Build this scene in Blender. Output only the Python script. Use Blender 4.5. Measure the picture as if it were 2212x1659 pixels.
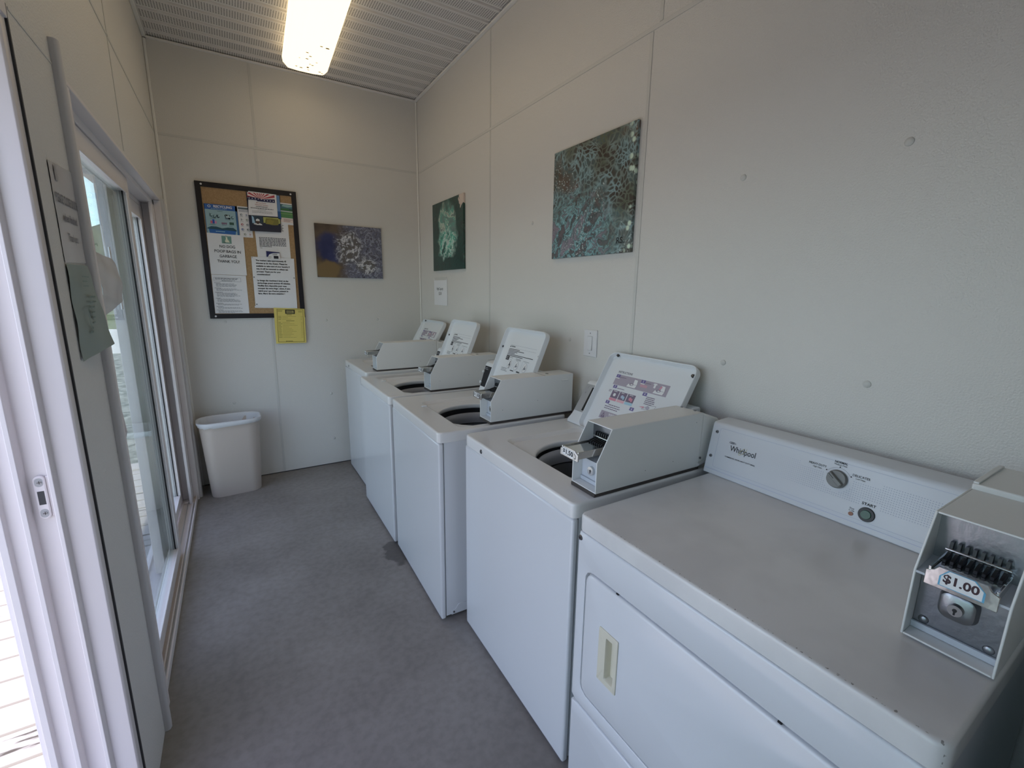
import bpy, bmesh, math, random
from mathutils import Vector, Matrix
random.seed(7)
C = bpy.context.scene.collection
SC = bpy.context.scene
for o in list(bpy.data.objects): bpy.data.objects.remove(o)

# ---------------------------------------------------------------- camera
F_PX = 969.6
yaw, pit, rol = .5524, .2013, .0144
fw = Vector((math.sin(yaw)*math.cos(pit), math.cos(yaw)*math.cos(pit), -math.sin(pit)))
r0 = Vector((math.cos(yaw), -math.sin(yaw), 0)); u0 = r0.cross(fw)
rt = math.cos(rol)*r0 + math.sin(rol)*u0; up = math.cos(rol)*u0 - math.sin(rol)*r0
cd = bpy.data.cameras.new('camera'); cam = bpy.data.objects.new('camera', cd); C.objects.link(cam)
cd.sensor_width = 36; cd.lens = F_PX/2212*36; cd.clip_start = .02; cd.clip_end = 500
M = Matrix((( rt.x, up.x, -fw.x, 0), (rt.y, up.y, -fw.y, 0), (rt.z, up.z, -fw.z, 1.5), (0, 0, 0, 1)))
cam.matrix_world = M
SC.camera = cam

# ---------------------------------------------------------------- world, sun, exposure
SC.view_settings.view_transform = 'Standard'; SC.view_settings.look = 'None'
SC.view_settings.gamma = 1; SC.view_settings.use_curve_mapping = False
SC.view_settings.exposure = 0.58
W = bpy.data.worlds.new('world'); SC.world = W; W.use_nodes = True
nt = W.node_tree; nt.nodes.clear()
out = nt.nodes.new('ShaderNodeOutputWorld'); bg = nt.nodes.new('ShaderNodeBackground')
tc = nt.nodes.new('ShaderNodeTexCoord'); sx = nt.nodes.new('ShaderNodeSeparateXYZ'); cr = nt.nodes.new('ShaderNodeValToRGB')
nt.links.new(tc.outputs['Generated'], sx.inputs[0]); nt.links.new(sx.outputs['Z'], cr.inputs[0])
nt.links.new(cr.outputs[0], bg.inputs[0]); nt.links.new(bg.outputs[0], out.inputs[0])
e = cr.color_ramp.elements
e[0].position = 0.0; e[0].color = (.86, .94, .98, 1); e[1].position = .9; e[1].color = (.40, .44, .74, 1)
k = e.new(.10); k.color = (.66, .86, .96, 1); k = e.new(.35); k.color = (.53, .60, .88, 1)
bg.inputs[1].default_value = 2.15
sd = bpy.data.lights.new('sun', 'SUN'); sun = bpy.data.objects.new('sun', sd); C.objects.link(sun)
sd.energy = 5.5; sd.angle = .01; sd.color = (1, .90, .82)
sun.rotation_euler = Vector((.03, -.55, .83)).to_track_quat('Z', 'Y').to_euler()
sun.location = (-6, -4, 9)
# daylight enters by the open doorway: a portal only guides sampling of the sky
for nm, y0, y1, x in (('doorway_portal', -.48, 1.38, -.54), ('patio_door_portal', 1.85, 3.66, -.54)):
    ld = bpy.data.lights.new(nm, 'AREA'); ld.shape = 'RECTANGLE'; ld.size = 2.0; ld.size_y = y1-y0
    lo = bpy.data.objects.new(nm, ld); C.objects.link(lo); lo.location = (x, (y0+y1)/2, 1.03)
    lo.rotation_euler = (0, math.radians(-90), 0); ld.cycles.is_portal = True

# ---------------------------------------------------------------- materials
def lin(c): return tuple(((v/255)/12.92 if v/255 <= .04045 else (((v/255)+.055)/1.055)**2.4) for v in c)
MATS = {}
def mat(name, col=(.8, .8, .8), rough=.5, metal=0.0, **kw):
    if name in MATS: return MATS[name]
    m = bpy.data.materials.new(name); m.use_nodes = True; MATS[name] = m
    b = m.node_tree.nodes['Principled BSDF']
    b.inputs['Base Color'].default_value = (*col, 1); b.inputs['Roughness'].default_value = rough
    b.inputs['Metallic'].default_value = metal
    if 'coat' in kw: b.inputs['Coat Weight'].default_value = kw['coat']; b.inputs['Coat Roughness'].default_value = .12
    if 'emit' in kw: b.inputs['Emission Color'].default_value = (*kw['emit'], 1); b.inputs['Emission Strength'].default_value = kw.get('es', 1)
    return m
def N(m, t, **kw):
    n = m.node_tree.nodes.new(t)
    for k, v in kw.items():
        if k.startswith('i_'): n.inputs[k[2:].replace('_', ' ')].default_value = v
        else: setattr(n, k, v)
    return n
def LK(m, a, b): m.node_tree.links.new(a, b)
def BS(m): return m.node_tree.nodes['Principled BSDF']
def coords(m, scale=(1, 1, 1), loc=(0, 0, 0)):
    t = N(m, 'ShaderNodeTexCoord'); p = N(m, 'ShaderNodeMapping'); p.inputs['Scale'].default_value = scale; p.inputs['Location'].default_value = loc
    LK(m, t.outputs['Object'], p.inputs[0]); return p.outputs[0]
def noise_bump(m, scale, strength, dist=.002, detail=2, vec=None):
    v = vec or coords(m)
    n = N(m, 'ShaderNodeTexNoise', i_Scale=scale, i_Detail=detail); LK(m, v, n.inputs['Vector'])
    b = N(m, 'ShaderNodeBump', i_Strength=strength, i_Distance=dist); LK(m, n.outputs[0], b.inputs['Height'])
    LK(m, b.outputs[0], BS(m).inputs['Normal']); return n
def mottle(m, c1, c2, scale, lo=.35, hi=.65, detail=4, vec=None):
    v = vec or coords(m)
    n = N(m, 'ShaderNodeTexNoise', i_Scale=scale, i_Detail=detail); LK(m, v, n.inputs['Vector'])
    r = N(m, 'ShaderNodeValToRGB'); r.color_ramp.elements[0].position = lo; r.color_ramp.elements[0].color = (*c1, 1)
    r.color_ramp.elements[1].position = hi; r.color_ramp.elements[1].color = (*c2, 1)
    LK(m, n.outputs[0], r.inputs[0]); LK(m, r.outputs[0], BS(m).inputs['Base Color']); return r

m_wall = mat('pebbled_wall_board', (.72, .70, .665), .42)
noise_bump(m_wall, 210, .9, .0016, 1)
m_strip = mat('wall_strip_plastic', (.64, .63, .60), .4)
m_corner = mat('corner_strip_plastic', (.86, .845, .81), .4)
m_white = mat('appliance_white', (.68, .69, .71), .22, coat=.4)
m_top = mat('appliance_top_white', (.75, .74, .725), .2, coat=.5)
m_dtop = mat('dryer_top_worn', (.60, .59, .575), .27, coat=.3)
mottle(m_dtop, (.67, .655, .64), (.74, .725, .705), 5, .4, .6, 5)
m_lid = mat('lid_white', (.80, .82, .84), .3, coat=.3)
m_box = mat('coin_box_enamel', (.80, .80, .78), .34)
m_boxin = mat('coin_box_inside', (.55, .58, .63), .4)
m_panel = mat('control_panel_face', (.70, .72, .76), .35)
m_conset = mat('console_grey', (.42, .42, .42), .35)
m_chrome = mat('chrome', (.62, .62, .61), .14, 1.0)
noise_bump(m_chrome, 45, .25, .001)
m_steel = mat('galvanised_steel', (.30, .31, .33), .30, 1.0)
noise_bump(m_steel, 90, .5, .001)
m_black = mat('black_plastic', (.012, .012, .014), .4)
m_dark = mat('dark_grey_rubber', (.05, .05, .052), .6)
m_screw = mat('screw_metal', (.25, .25, .26), .35, 1.0)
m_tubring = mat('tub_ring_grey', (.34, .34, .35), .35)
m_basket = mat('basket_enamel', (.22, .225, .23), .3)
m_vinyl = mat('white_vinyl', (.78, .73, .72), .35)
m_casing = mat('casing_board_paint', (.62, .60, .59), .4)
m_alum = mat('aluminium_track', (.62, .62, .62), .35, .8)
m_cream = mat('cream_plastic', (.66, .62, .50), .4)
m_paper = mat('paper_white', (.83, .83, .85), .8)
m_knob = mat('knob_grey', (.20, .20, .19), .35)
m_green = mat('green_button', (.03, .10, .07), .3)
m_orange = mat('indicator_orange', (.25, .07, .02), .3)
m_cork = mat('cork', (.27, .17, .085), .85)
mottle(m_cork, (.37, .235, .115), (.46, .30, .155), 140, .35, .65, 3)
m_frame = mat('black_frame', (.008, .006, .010), .45)
m_binm = mat('bin_plastic', (.56, .485, .43), .45)
m_liner = mat('bin_liner_film', (.70, .71, .73), .35)
m_switch = mat('switch_plastic', (.76, .75, .76), .35)
m_gasket = mat('brown_gasket', (.06, .05, .045), .6)

m_floor = mat('concrete_floor', (.2, .2, .2), .62)
v = coords(m_floor)
n1 = N(m_floor, 'ShaderNodeTexNoise', i_Scale=1.6, i_Detail=7, i_Roughness=.62); LK(m_floor, v, n1.inputs['Vector'])
r1 = N(m_floor, 'ShaderNodeValToRGB'); r1.color_ramp.elements[0].position = .33; r1.color_ramp.elements[0].color = (.205, .186, .170, 1)
r1.color_ramp.elements[1].position = .68; r1.color_ramp.elements[1].color = (.305, .283, .262, 1); LK(m_floor, n1.outputs[0], r1.inputs[0])
n2 = N(m_floor, 'ShaderNodeTexNoise', i_Scale=34, i_Detail=5); LK(m_floor, v, n2.inputs['Vector'])
mx = N(m_floor, 'ShaderNodeMix', data_type='RGBA', blend_type='MULTIPLY'); mx.inputs[0].default_value = .5
r2 = N(m_floor, 'ShaderNodeValToRGB'); r2.color_ramp.elements[0].position = .35; r2.color_ramp.elements[0].color = (.72, .72, .72, 1); r2.color_ramp.elements[1].position = .6
LK(m_floor, n2.outputs[0], r2.inputs[0]); LK(m_floor, r1.outputs[0], mx.inputs[6]); LK(m_floor, r2.outputs[0], mx.inputs[7])
# a leak stain on the concrete by the second washer
mp = N(m_floor, 'ShaderNodeVectorMath', operation='SUBTRACT'); mp.inputs[1].default_value = (.70, 2.37, 0); LK(m_floor, v, mp.inputs[0])
sc_ = N(m_floor, 'ShaderNodeVectorMath', operation='MULTIPLY'); sc_.inputs[1].default_value = (1.0, .62, 0); LK(m_floor, mp.outputs[0], sc_.inputs[0])
ln = N(m_floor, 'ShaderNodeVectorMath', operation='LENGTH'); LK(m_floor, sc_.outputs[0], ln.inputs[0])
n3 = N(m_floor, 'ShaderNodeTexNoise', i_Scale=16, i_Detail=3); LK(m_floor, v, n3.inputs['Vector'])
ad = N(m_floor, 'ShaderNodeMath', operation='MULTIPLY_ADD'); ad.inputs[1].default_value = .10; LK(m_floor, n3.outputs[0], ad.inputs[0]); LK(m_floor, ln.outputs['Value'], ad.inputs[2])
mr = N(m_floor, 'ShaderNodeMapRange'); mr.inputs[1].default_value = .125; mr.inputs[2].default_value = .14; mr.inputs[3].default_value = .5; mr.inputs[4].default_value = 1.0; LK(m_floor, ad.outputs[0], mr.inputs[0])
mx2 = N(m_floor, 'ShaderNodeVectorMath', operation='SCALE'); LK(m_floor, mx.outputs[2], mx2.inputs[0]); LK(m_floor, mr.outputs[0], mx2.inputs['Scale'])
LK(m_floor, mx2.outputs[0], BS(m_floor).inputs['Base Color'])
bp_ = N(m_floor, 'ShaderNodeBump', i_Strength=.25, i_Distance=.002); LK(m_floor, n2.outputs[0], bp_.inputs['Height']); LK(m_floor, bp_.outputs[0], BS(m_floor).inputs['Normal'])

tcx = N(m_dtop, 'ShaderNodeTexCoord'); sxx = N(m_dtop, 'ShaderNodeSeparateXYZ'); LK(m_dtop, tcx.outputs['Object'], sxx.inputs[0])
ng = N(m_dtop, 'ShaderNodeTexNoise', i_Scale=150, i_Detail=5); LK(m_dtop, tcx.outputs['Object'], ng.inputs['Vector'])
mg = N(m_dtop, 'ShaderNodeMapRange'); mg.inputs[1].default_value = .006; mg.inputs[2].default_value = .016; mg.inputs[3].default_value = .44; mg.inputs[4].default_value = .15; LK(m_dtop, sxx.outputs['X'], mg.inputs[0])
lt = N(m_dtop, 'ShaderNodeMath', operation='LESS_THAN'); LK(m_dtop, ng.outputs[0], lt.inputs[0]); LK(m_dtop, mg.outputs[0], lt.inputs[1])
gx = N(m_dtop, 'ShaderNodeMath', operation='GREATER_THAN'); gx.inputs[1].default_value = .0055; LK(m_dtop, sxx.outputs['X'], gx.inputs[0])
gm = N(m_dtop, 'ShaderNodeMath', operation='MULTIPLY'); LK(m_dtop, lt.outputs[0], gm.inputs[0]); LK(m_dtop, gx.outputs[0], gm.inputs[1])
gmx = N(m_dtop, 'ShaderNodeMix', data_type='RGBA'); src = BS(m_dtop).inputs['Base Color'].links[0].from_socket; gmx.inputs[7].default_value = (.16, .14, .12, 1)
gsc = N(m_dtop, 'ShaderNodeMath', operation='MULTIPLY'); gsc.inputs[1].default_value = .7; LK(m_dtop, gm.outputs[0], gsc.inputs[0])
LK(m_dtop, gsc.outputs[0], gmx.inputs[0]); LK(m_dtop, src, gmx.inputs[6]); LK(m_dtop, gmx.outputs[2], BS(m_dtop).inputs['Base Color'])

# vented soffit vinyl: small round perforations (real holes in the panel)
m_soffit = mat('vented_soffit_vinyl', (.70, .685, .655), .45)
v = coords(m_soffit, (1/.0135, 1/.0125, 1))
fr = N(m_soffit, 'ShaderNodeVectorMath', operation='FRACTION'); LK(m_soffit, v, fr.inputs[0])
sb = N(m_soffit, 'ShaderNodeVectorMath', operation='SUBTRACT'); sb.inputs[1].default_value = (.5, .5, 0); LK(m_soffit, fr.outputs[0], sb.inputs[0])
ml = N(m_soffit, 'ShaderNodeVectorMath', operation='MULTIPLY'); ml.inputs[1].default_value = (1, 1, 0); LK(m_soffit, sb.outputs[0], ml.inputs[0])
l_ = N(m_soffit, 'ShaderNodeVectorMath', operation='LENGTH'); LK(m_soffit, ml.outputs[0], l_.inputs[0])
hole = N(m_soffit, 'ShaderNodeMath', operation='LESS_THAN'); hole.inputs[1].default_value = .29; LK(m_soffit, l_.outputs['Value'], hole.inputs[0])
# holes only on the flat vented strips of each panel (period .1365 m along y)
t_ = N(m_soffit, 'ShaderNodeTexCoord'); s_ = N(m_soffit, 'ShaderNodeSeparateXYZ'); LK(m_soffit, t_.outputs['Object'], s_.inputs[0])
pm = N(m_soffit, 'ShaderNodeMath', operation='MULTIPLY_ADD'); pm.inputs[1].default_value = 1/.1365; pm.inputs[2].default_value = -2.536/.1365+.02; LK(m_soffit, s_.outputs['Y'], pm.inputs[0])
pf = N(m_soffit, 'ShaderNodeMath', operation='FRACT'); LK(m_soffit, pm.outputs[0], pf.inputs[0])
g1 = N(m_soffit, 'ShaderNodeMath', operation='GREATER_THAN'); g1.inputs[1].default_value = .22; LK(m_soffit, pf.outputs[0], g1.inputs[0])
g2 = N(m_soffit, 'ShaderNodeMath', operation='LESS_THAN'); g2.inputs[1].default_value = .90; LK(m_soffit, pf.outputs[0], g2.inputs[0])
a1 = N(m_soffit, 'ShaderNodeMath', operation='MULTIPLY'); LK(m_soffit, g1.outputs[0], a1.inputs[0]); LK(m_soffit, g2.outputs[0], a1.inputs[1])
a2 = N(m_soffit, 'ShaderNodeMath', operation='MULTIPLY'); LK(m_soffit, a1.outputs[0], a2.inputs[0]); LK(m_soffit, hole.outputs[0], a2.inputs[1])
mc = N(m_soffit, 'ShaderNodeMix', data_type='RGBA'); mc.inputs[6].default_value = (.78, .755, .72, 1); mc.inputs[7].default_value = (.12, .115, .11, 1)
LK(m_soffit, a2.outputs[0], mc.inputs[0]); LK(m_soffit, mc.outputs[2], BS(m_soffit).inputs['Base Color'])

# weathered white-painted deck boards
m_deck = mat('weathered_deck_paint', (.7, .68, .66), .7)
v = coords(m_deck, (3.0, 26, 10))
n1 = N(m_deck, 'ShaderNodeTexNoise', i_Scale=1.0, i_Detail=6, i_Roughness=.6); LK(m_deck, v, n1.inputs['Vector'])
r1 = N(m_deck, 'ShaderNodeValToRGB'); el = r1.color_ramp.elements
el[0].position = .33; el[0].color = (.07, .058, .045, 1); el[1].position = .40; el[1].color = (.40, .375, .36, 1)
LK(m_deck, n1.outputs[0], r1.inputs[0]); LK(m_deck, r1.outputs[0], BS(m_deck).inputs['Base Color'])
m_gravel = mat('gravel', (.2, .2, .19), .9); mottle(m_gravel, (.08, .09, .075), (.26, .27, .24), 9, .35, .62, 8)
m_grass = mat('grass', (.12, .16, .06), .9); mottle(m_grass, (.07, .10, .04), (.19, .21, .10), 2, .3, .7, 6)
m_leaf = mat('tree_foliage', (.05, .07, .03), .9); mottle(m_leaf, (.03, .04, .02), (.11, .12, .07), 1.4, .3, .7, 6)
m_road = mat('pale_road', (.50, .50, .47), .9)

# window glass: clear body tint, mirror share rising at grazing angles
m_glass = bpy.data.materials.new('window_glass'); m_glass.use_nodes = True; MATS['window_glass'] = m_glass
m_glass.node_tree.nodes.clear()
o_ = N(m_glass, 'ShaderNodeOutputMaterial'); tr = N(m_glass, 'ShaderNodeBsdfTransparent'); gl = N(m_glass, 'ShaderNodeBsdfGlossy'); gl.inputs['Roughness'].default_value = 0.0
tr.inputs[0].default_value = (.86, .915, .90, 1); gl.inputs[0].default_value = (.9, .95, .93, 1)
lw = N(m_glass, 'ShaderNodeLayerWeight'); lw.inputs[0].default_value = .5
pw = N(m_glass, 'ShaderNodeMath', operation='POWER'); pw.inputs[1].default_value = 5.0; LK(m_glass, lw.outputs['Facing'], pw.inputs[0])
ma = N(m_glass, 'ShaderNodeMath', operation='MULTIPLY_ADD'); ma.inputs[1].default_value = .9; ma.inputs[2].default_value = .05; LK(m_glass, pw.outputs[0], ma.inputs[0])
mi = N(m_glass, 'ShaderNodeMixShader'); LK(m_glass, ma.outputs[0], mi.inputs[0]); LK(m_glass, tr.outputs[0], mi.inputs[1]); LK(m_glass, gl.outputs[0], mi.inputs[2]); LK(m_glass, mi.outputs[0], o_.inputs[0])

# ---------------------------------------------------------------- mesh helpers
def box(bm, x0, x1, y0, y1, z0, z1):
    vs = [bm.verts.new(p) for p in ((x0, y0, z0), (x1, y0, z0), (x1, y1, z0), (x0, y1, z0), (x0, y0, z1), (x1, y0, z1), (x1, y1, z1), (x0, y1, z1))]
    for f in ((0, 3, 2, 1), (4, 5, 6, 7), (0, 1, 5, 4), (1, 2, 6, 5), (2, 3, 7, 6), (3, 0, 4, 7)): bm.faces.new([vs[i] for i in f])
def prism(bm, pts, axis, a, b):
    """closed polygon pts (2D) extruded along axis from a to b. axis 'y': pts are (x,z); 'z': (x,y); 'x': (y,z)"""
    def P(p, t): return {'y': (p[0], t, p[1]), 'z': (p[0], p[1], t), 'x': (t, p[0], p[1])}[axis]
    A = [bm.verts.new(P(p, a)) for p in pts]; B = [bm.verts.new(P(p, b)) for p in pts]; n = len(pts)
    bm.faces.new(A); bm.faces.new(B[::-1])
    for i in range(n): bm.faces.new([A[i], B[i], B[(i+1) % n], A[(i+1) % n]])
def cyl(bm, c, axis, r, h, n=24, r2=None):
    """cylinder from point c along axis vector for length h"""
    axis = Vector(axis).normalized(); q = axis.to_track_quat('Z', 'Y'); r2 = r if r2 is None else r2
    A = []; B = []
    for i in range(n):
        t = 2*math.pi*i/n; d = Vector((math.cos(t), math.sin(t), 0))
        A.append(bm.verts.new(Vector(c)+q @ (d*r))); B.append(bm.verts.new(Vector(c)+q @ (d*r2)+axis*h))
    bm.faces.new(A[::-1]); bm.faces.new(B)
    for i in range(n): bm.faces.new([A[i], A[(i+1) % n], B[(i+1) % n], B[i]])
def loops(bm, L, cap0=False, cap1=False, closed=True):
    """bridge successive loops (lists of points of equal length)"""
    V = [[bm.verts.new(p) for p in l] for l in L]; n = len(V[0])
    for a, b in zip(V, V[1:]):
        for i in range(n if closed else n-1): bm.faces.new([a[i], a[(i+1) % n], b[(i+1) % n], b[i]])
    if cap0: bm.faces.new(V[0][::-1])
    if cap1: bm.faces.new(V[-1])
def tube(bm, pts, r, n=8, cap=True):
    pts = [Vector(p) for p in pts]; L = []
    for i, p in enumerate(pts):
        d = (pts[min(i+1, len(pts)-1)]-pts[max(i-1, 0)]).normalized(); q = d.to_track_quat('Z', 'Y')
        L.append([p+q @ Vector((math.cos(2*math.pi*k/n)*r, math.sin(2*math.pi*k/n)*r, 0)) for k in range(n)])
    loops(bm, L, cap, cap)
def rrect(x0, x1, y0, y1, r, n=6):
    pts = []
    for cx, cy, a in ((x1-r, y0+r, -90), (x1-r, y1-r, 0), (x0+r, y1-r, 90), (x0+r, y0+r, 180)):
        for i in range(n+1):
            t = math.radians(a+90*i/n); pts.append((cx+r*math.cos(t), cy+r*math.sin(t)))
    return pts
def polar_rrect(c, x0, x1, y0, y1, r, n=144):
    """rounded rectangle sampled at equal angles about c"""
    P = rrect(x0, x1, y0, y1, r, 10); res = []
    for i in range(n):
        t = 2*math.pi*i/n; d = (math.cos(t), math.sin(t)); best = None
        for a, b in zip(P, P[1:]+P[:1]):
            ax, ay = a[0]-c[0], a[1]-c[1]; ex, ey = b[0]-a[0], b[1]-a[1]
            den = d[0]*ey-d[1]*ex
            if abs(den) < 1e-12: continue
            s = (ax*ey-ay*ex)/den; u = (ax*d[1]-ay*d[0])/den
            if s > 0 and -1e-6 <= u <= 1+1e-6: best = s if best is None else max(best, s)
        res.append((c[0]+d[0]*best, c[1]+d[1]*best))
    return res
def obj(name, bm, m, parent=None, bevel=0, smooth=40, seg=2, wn=False, **props):
    bmesh.ops.recalc_face_normals(bm, faces=bm.faces)
    me = bpy.data.meshes.new(name); bm.to_mesh(me); bm.free()
    for x in (m if isinstance(m, (list, tuple)) else [m]): me.materials.append(x)
    o = bpy.data.objects.new(name, me); C.objects.link(o)
    if parent: o.parent = parent
    if smooth:
        me.polygons.foreach_set('use_smooth', [True]*len(me.polygons)); me.set_sharp_from_angle(angle=math.radians(smooth))
    if wn:
        o_ = o.modifiers.new('weighted_normal', 'WEIGHTED_NORMAL'); o_.keep_sharp = True; o_.weight = 90
    if bevel:
        b = o.modifiers.new('bevel', 'BEVEL'); b.width = bevel; b.segments = seg; b.limit_method = 'ANGLE'; b.angle_limit = math.radians(35); b.harden_normals = False
        me.set_sharp_from_angle(angle=math.radians(60))
    for k, v_ in props.items(): o[k] = v_
    return o
def BM(): return bmesh.new()
def boxobj(name, dims, m, parent=None, **kw):
    bm = BM(); box(bm, *dims); return obj(name, bm, m, parent, **kw)
def thing(name, label, cat, loc=(0, 0, 0), rz=0, group=None):
    o = bpy.data.objects.new(name, None); C.objects.link(o); o.location = loc; o.rotation_euler = (0, 0, rz)
    o.empty_display_size = .1; o['label'] = label; o['category'] = cat
    if group: o['group'] = group
    return o
def tag(o, label, cat, group=None):
    o['label'] = label; o['category'] = cat
    if group: o['group'] = group
    return o
def struct(o): o['kind'] = 'structure'; return o

class Ink:
    """flat printing on a plane given by an origin and u, v directions; every colour is one material slot"""
    def __init__(s, O, U, V, lift=.0004): s.O = Vector(O); s.U = Vector(U).normalized(); s.V = Vector(V).normalized(); s.N = s.U.cross(s.V); s.lift = lift; s.P = []; s.k = 0
    def pt(s, u, v_, l=0): return s.O+s.U*u+s.V*v_+s.N*(s.lift*(1+l))
    def poly(s, pts, col, l=0): s.P.append(([s.pt(u, v_, l) for u, v_ in pts], [list(range(len(pts)))], col))
    def rect(s, u0, v0, u1, v1, col, l=0): s.poly([(u0, v0), (u1, v0), (u1, v1), (u0, v1)], col, l)
    def frame(s, u0, v0, u1, v1, t, col, l=0, r=0):
        if r:
            s.line(rrect(u0, u1, v0, v1, r)+[rrect(u0, u1, v0, v1, r)[0]], t, col, l); return
        s.rect(u0, v0, u1, v0+t, col, l); s.rect(u0, v1-t, u1, v1, col, l); s.rect(u0, v0, u0+t, v1, col, l); s.rect(u1-t, v0, u1, v1, col, l)
    def disc(s, u, v_, r, col, l=0, n=20, r2=None):
        r2 = r2 or r; s.poly([(u+r*math.cos(2*math.pi*i/n), v_+r2*math.sin(2*math.pi*i/n)) for i in range(n)], col, l)
    def line(s, pts, t, col, l=0):
        for a, b in zip(pts, pts[1:]):
            dx, dy = b[0]-a[0], b[1]-a[1]; d = math.hypot(dx, dy)
            if d < 1e-7: continue
            nx, ny = -dy/d*t/2, dx/d*t/2; s.poly([(a[0]-nx, a[1]-ny), (b[0]-nx, b[1]-ny), (b[0]+nx, b[1]+ny), (a[0]+nx, a[1]+ny)], col, l)
    def text(s, t, u, v_, size, col, align='CENTER', bold=0, l=0, w=None, shear=0):
        cu = bpy.data.curves.new('t', 'FONT'); cu.body = t; cu.size = size; cu.align_x = align; cu.align_y = 'CENTER'; cu.offset = bold*size; cu.shear = shear; cu.resolution_u = 3
        ob = bpy.data.objects.new('t', cu); C.objects.link(ob)
        bpy.context.view_layer.update()
        me = ob.to_mesh()
        xs = [x.co.x for x in me.vertices] or [0]; k_ = 1
        if w: k_ = w/max(max(xs)-min(xs), 1e-6)
        pts = [s.pt(u+x.co.x*k_, v_+x.co.y, l) for x in me.vertices]; fs = [list(p.vertices) for p in me.polygons]
        s.P.append((pts, fs, col)); ob.to_mesh_clear(); bpy.data.objects.remove(ob); bpy.data.curves.remove(cu)
    def lines(s, u0, u1, vt, vb, n, col, th=.45, fill=(.6, 1), l=0, words=True):
        """rows of small print too small to read"""
        st = (vt-vb)/n
        for i in range(n):
            v_ = vt-(i+.5)*st; end = u0+(u1-u0)*random.uniform(*fill); u = u0
            while u < end:
                wd = (u1-u0)*random.uniform(.05, .13) if words else end-u0
                s.rect(u, v_-st*th/2, min(u+wd, end), v_+st*th/2, col, l); u += wd+(u1-u0)*.018
    def build(s, parent, name='printing', rough=.6):
        me = bpy.data.meshes.new(name); V_ = []; Fs = []; mi_ = []; slots = []
        inv = Matrix.Identity(4)
        for pts, fs, col in s.P:
            if col not in slots: slots.append(col)
            o_ = len(V_); V_ += [tuple(p) for p in pts]
            for f in fs: Fs.append([i+o_ for i in f]); mi_.append(slots.index(col))
        me.from_pydata(V_, [], Fs); me.polygons.foreach_set('material_index', mi_)
        for c_ in slots: me.materials.append(mat('ink_%02x%02x%02x' % c_, tuple(min(x*1.65, .84) for x in lin(c_)), rough))
        o = bpy.data.objects.new(name, me); C.objects.link(o); o.parent = parent; return o
K_ = (22, 22, 24); K2 = (70, 70, 74); WH = (226, 228, 232)

# ---------------------------------------------------------------- room shell
XL, XR, YB, YF, ZC = -.335, 1.476, 4.0, -1.0, 3.07
struct(boxobj('floor', (XL-.20, XR+.12, YF-.1, YB+.12, -.12, 0), m_floor, smooth=0))
struct(boxobj('wall_right', (XR, XR+.12, YF-.1, YB+.12, 0, 3.2), m_wall, smooth=0))
struct(boxobj('wall_back', (XL-.18, XR, YB, YB+.12, .006, 3.2), m_wall, smooth=0))
struct(boxobj('wall_front', (XL-.18, XR, YF-.1, YF, 0, 3.2), m_wall, smooth=0))
bm = BM()
X0 = -.52
DT = 2.056                       # head height of both doorways
box(bm, X0, XL, 1.418, 1.80, 0, DT)           # pier between the two doors
box(bm, X0, XL, 3.77, YB, 0, DT)
box(bm, X0, XL, YF, -.50, 0, DT)
box(bm, X0, XL, YF, YB, DT, 3.2)
struct(obj('wall_left', bm, m_wall, smooth=0))
# ceiling of vented soffit panels, grooves run across the room
bm = BM(); prof = []; y = 2.536-.1365*26; per = .1365
while y < YB+.1:
    prof += [(y-.004, ZC), (y, ZC+.014), (y+.004, ZC+.014), (y+.010, ZC-.004), (y+.024, ZC-.004), (y+.030, ZC+.002), (y+.122, ZC+.002), (y+.128, ZC)]
    y += per
prof = [p for p in prof if YF-.05 < p[0] < YB+.05]
L = [[(x, a, b) for a, b in prof] for x in (XL-.02, XR+.02)]
V = [[bm.verts.new(p) for p in l] for l in L]
T = [[bm.verts.new((x, a, ZC+.09)) for a in (prof[0][0], prof[-1][0])] for x in (XL-.02, XR+.02)]
for i in range(len(prof)-1): bm.faces.new([V[0][i], V[0][i+1], V[1][i+1], V[1][i]])
bm.faces.new([T[0][0], T[0][1], T[1][1], T[1][0]])
struct(obj('ceiling', bm, m_soffit, smooth=20))
# strips: ceiling edge channels, corner beads, panel joint covers
def trim(n_, dims, m=m_strip, bevel=.0015):
    return struct(boxobj('trim_%d' % n_, dims, m, bevel=bevel))
trim(1, (XR-.022, XR-.001, YF, YB, ZC-.016, ZC-.004), m_corner)
trim(2, (XL, XR-.02, YB-.022, YB-.001, ZC-.016, ZC-.004), m_corner)
trim(3, (XL+.001, XL+.022, YF, YB, ZC-.016, ZC-.004), m_corner)
trim(4, (XR-.013, XR-.0005, YB-.013, YB-.0005, .01, ZC-.016), m_corner, .004)
trim(5, (XL+.0005, XL+.016, YB-.016, YB-.0005, .01, ZC-.016), m_corner, .004)
trim(6, (XR-.0022, XR, YF, YB-.014, 2.492, 2.508), bevel=.0008)
trim(7, (XL+.016, XR-.014, YB-.0022, YB, 2.492, 2.508), bevel=.0008)
trim(8, (XL, XL+.0022, YF, YB-.016, 2.492, 2.506), bevel=.0008)
trim(9, (XR-.0022, XR, 2.690, 2.706, .01, 2.49), bevel=.0008)
trim(10, (XR-.0022, XR, 1.392, 1.408, .01, 2.49), bevel=.0008)
trim(11, (XR-.0022, XR, 2.690, 2.706, 2.51, ZC-.02), bevel=.0008)
trim(12, (XR-.0022, XR, 1.35, 1.366, 2.51, ZC-.02), bevel=.0008)
trim(13, (.236, .252, YB-.0022, YB, .01, 2.49), bevel=.0008)
trim(14, (.242, .258, YB-.0022, YB, 2.51, ZC-.02), bevel=.0008)
trim(15, (XL, XL+.0022, 2.62, 2.634, DT+.01, ZC-.02), bevel=.0008)
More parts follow.
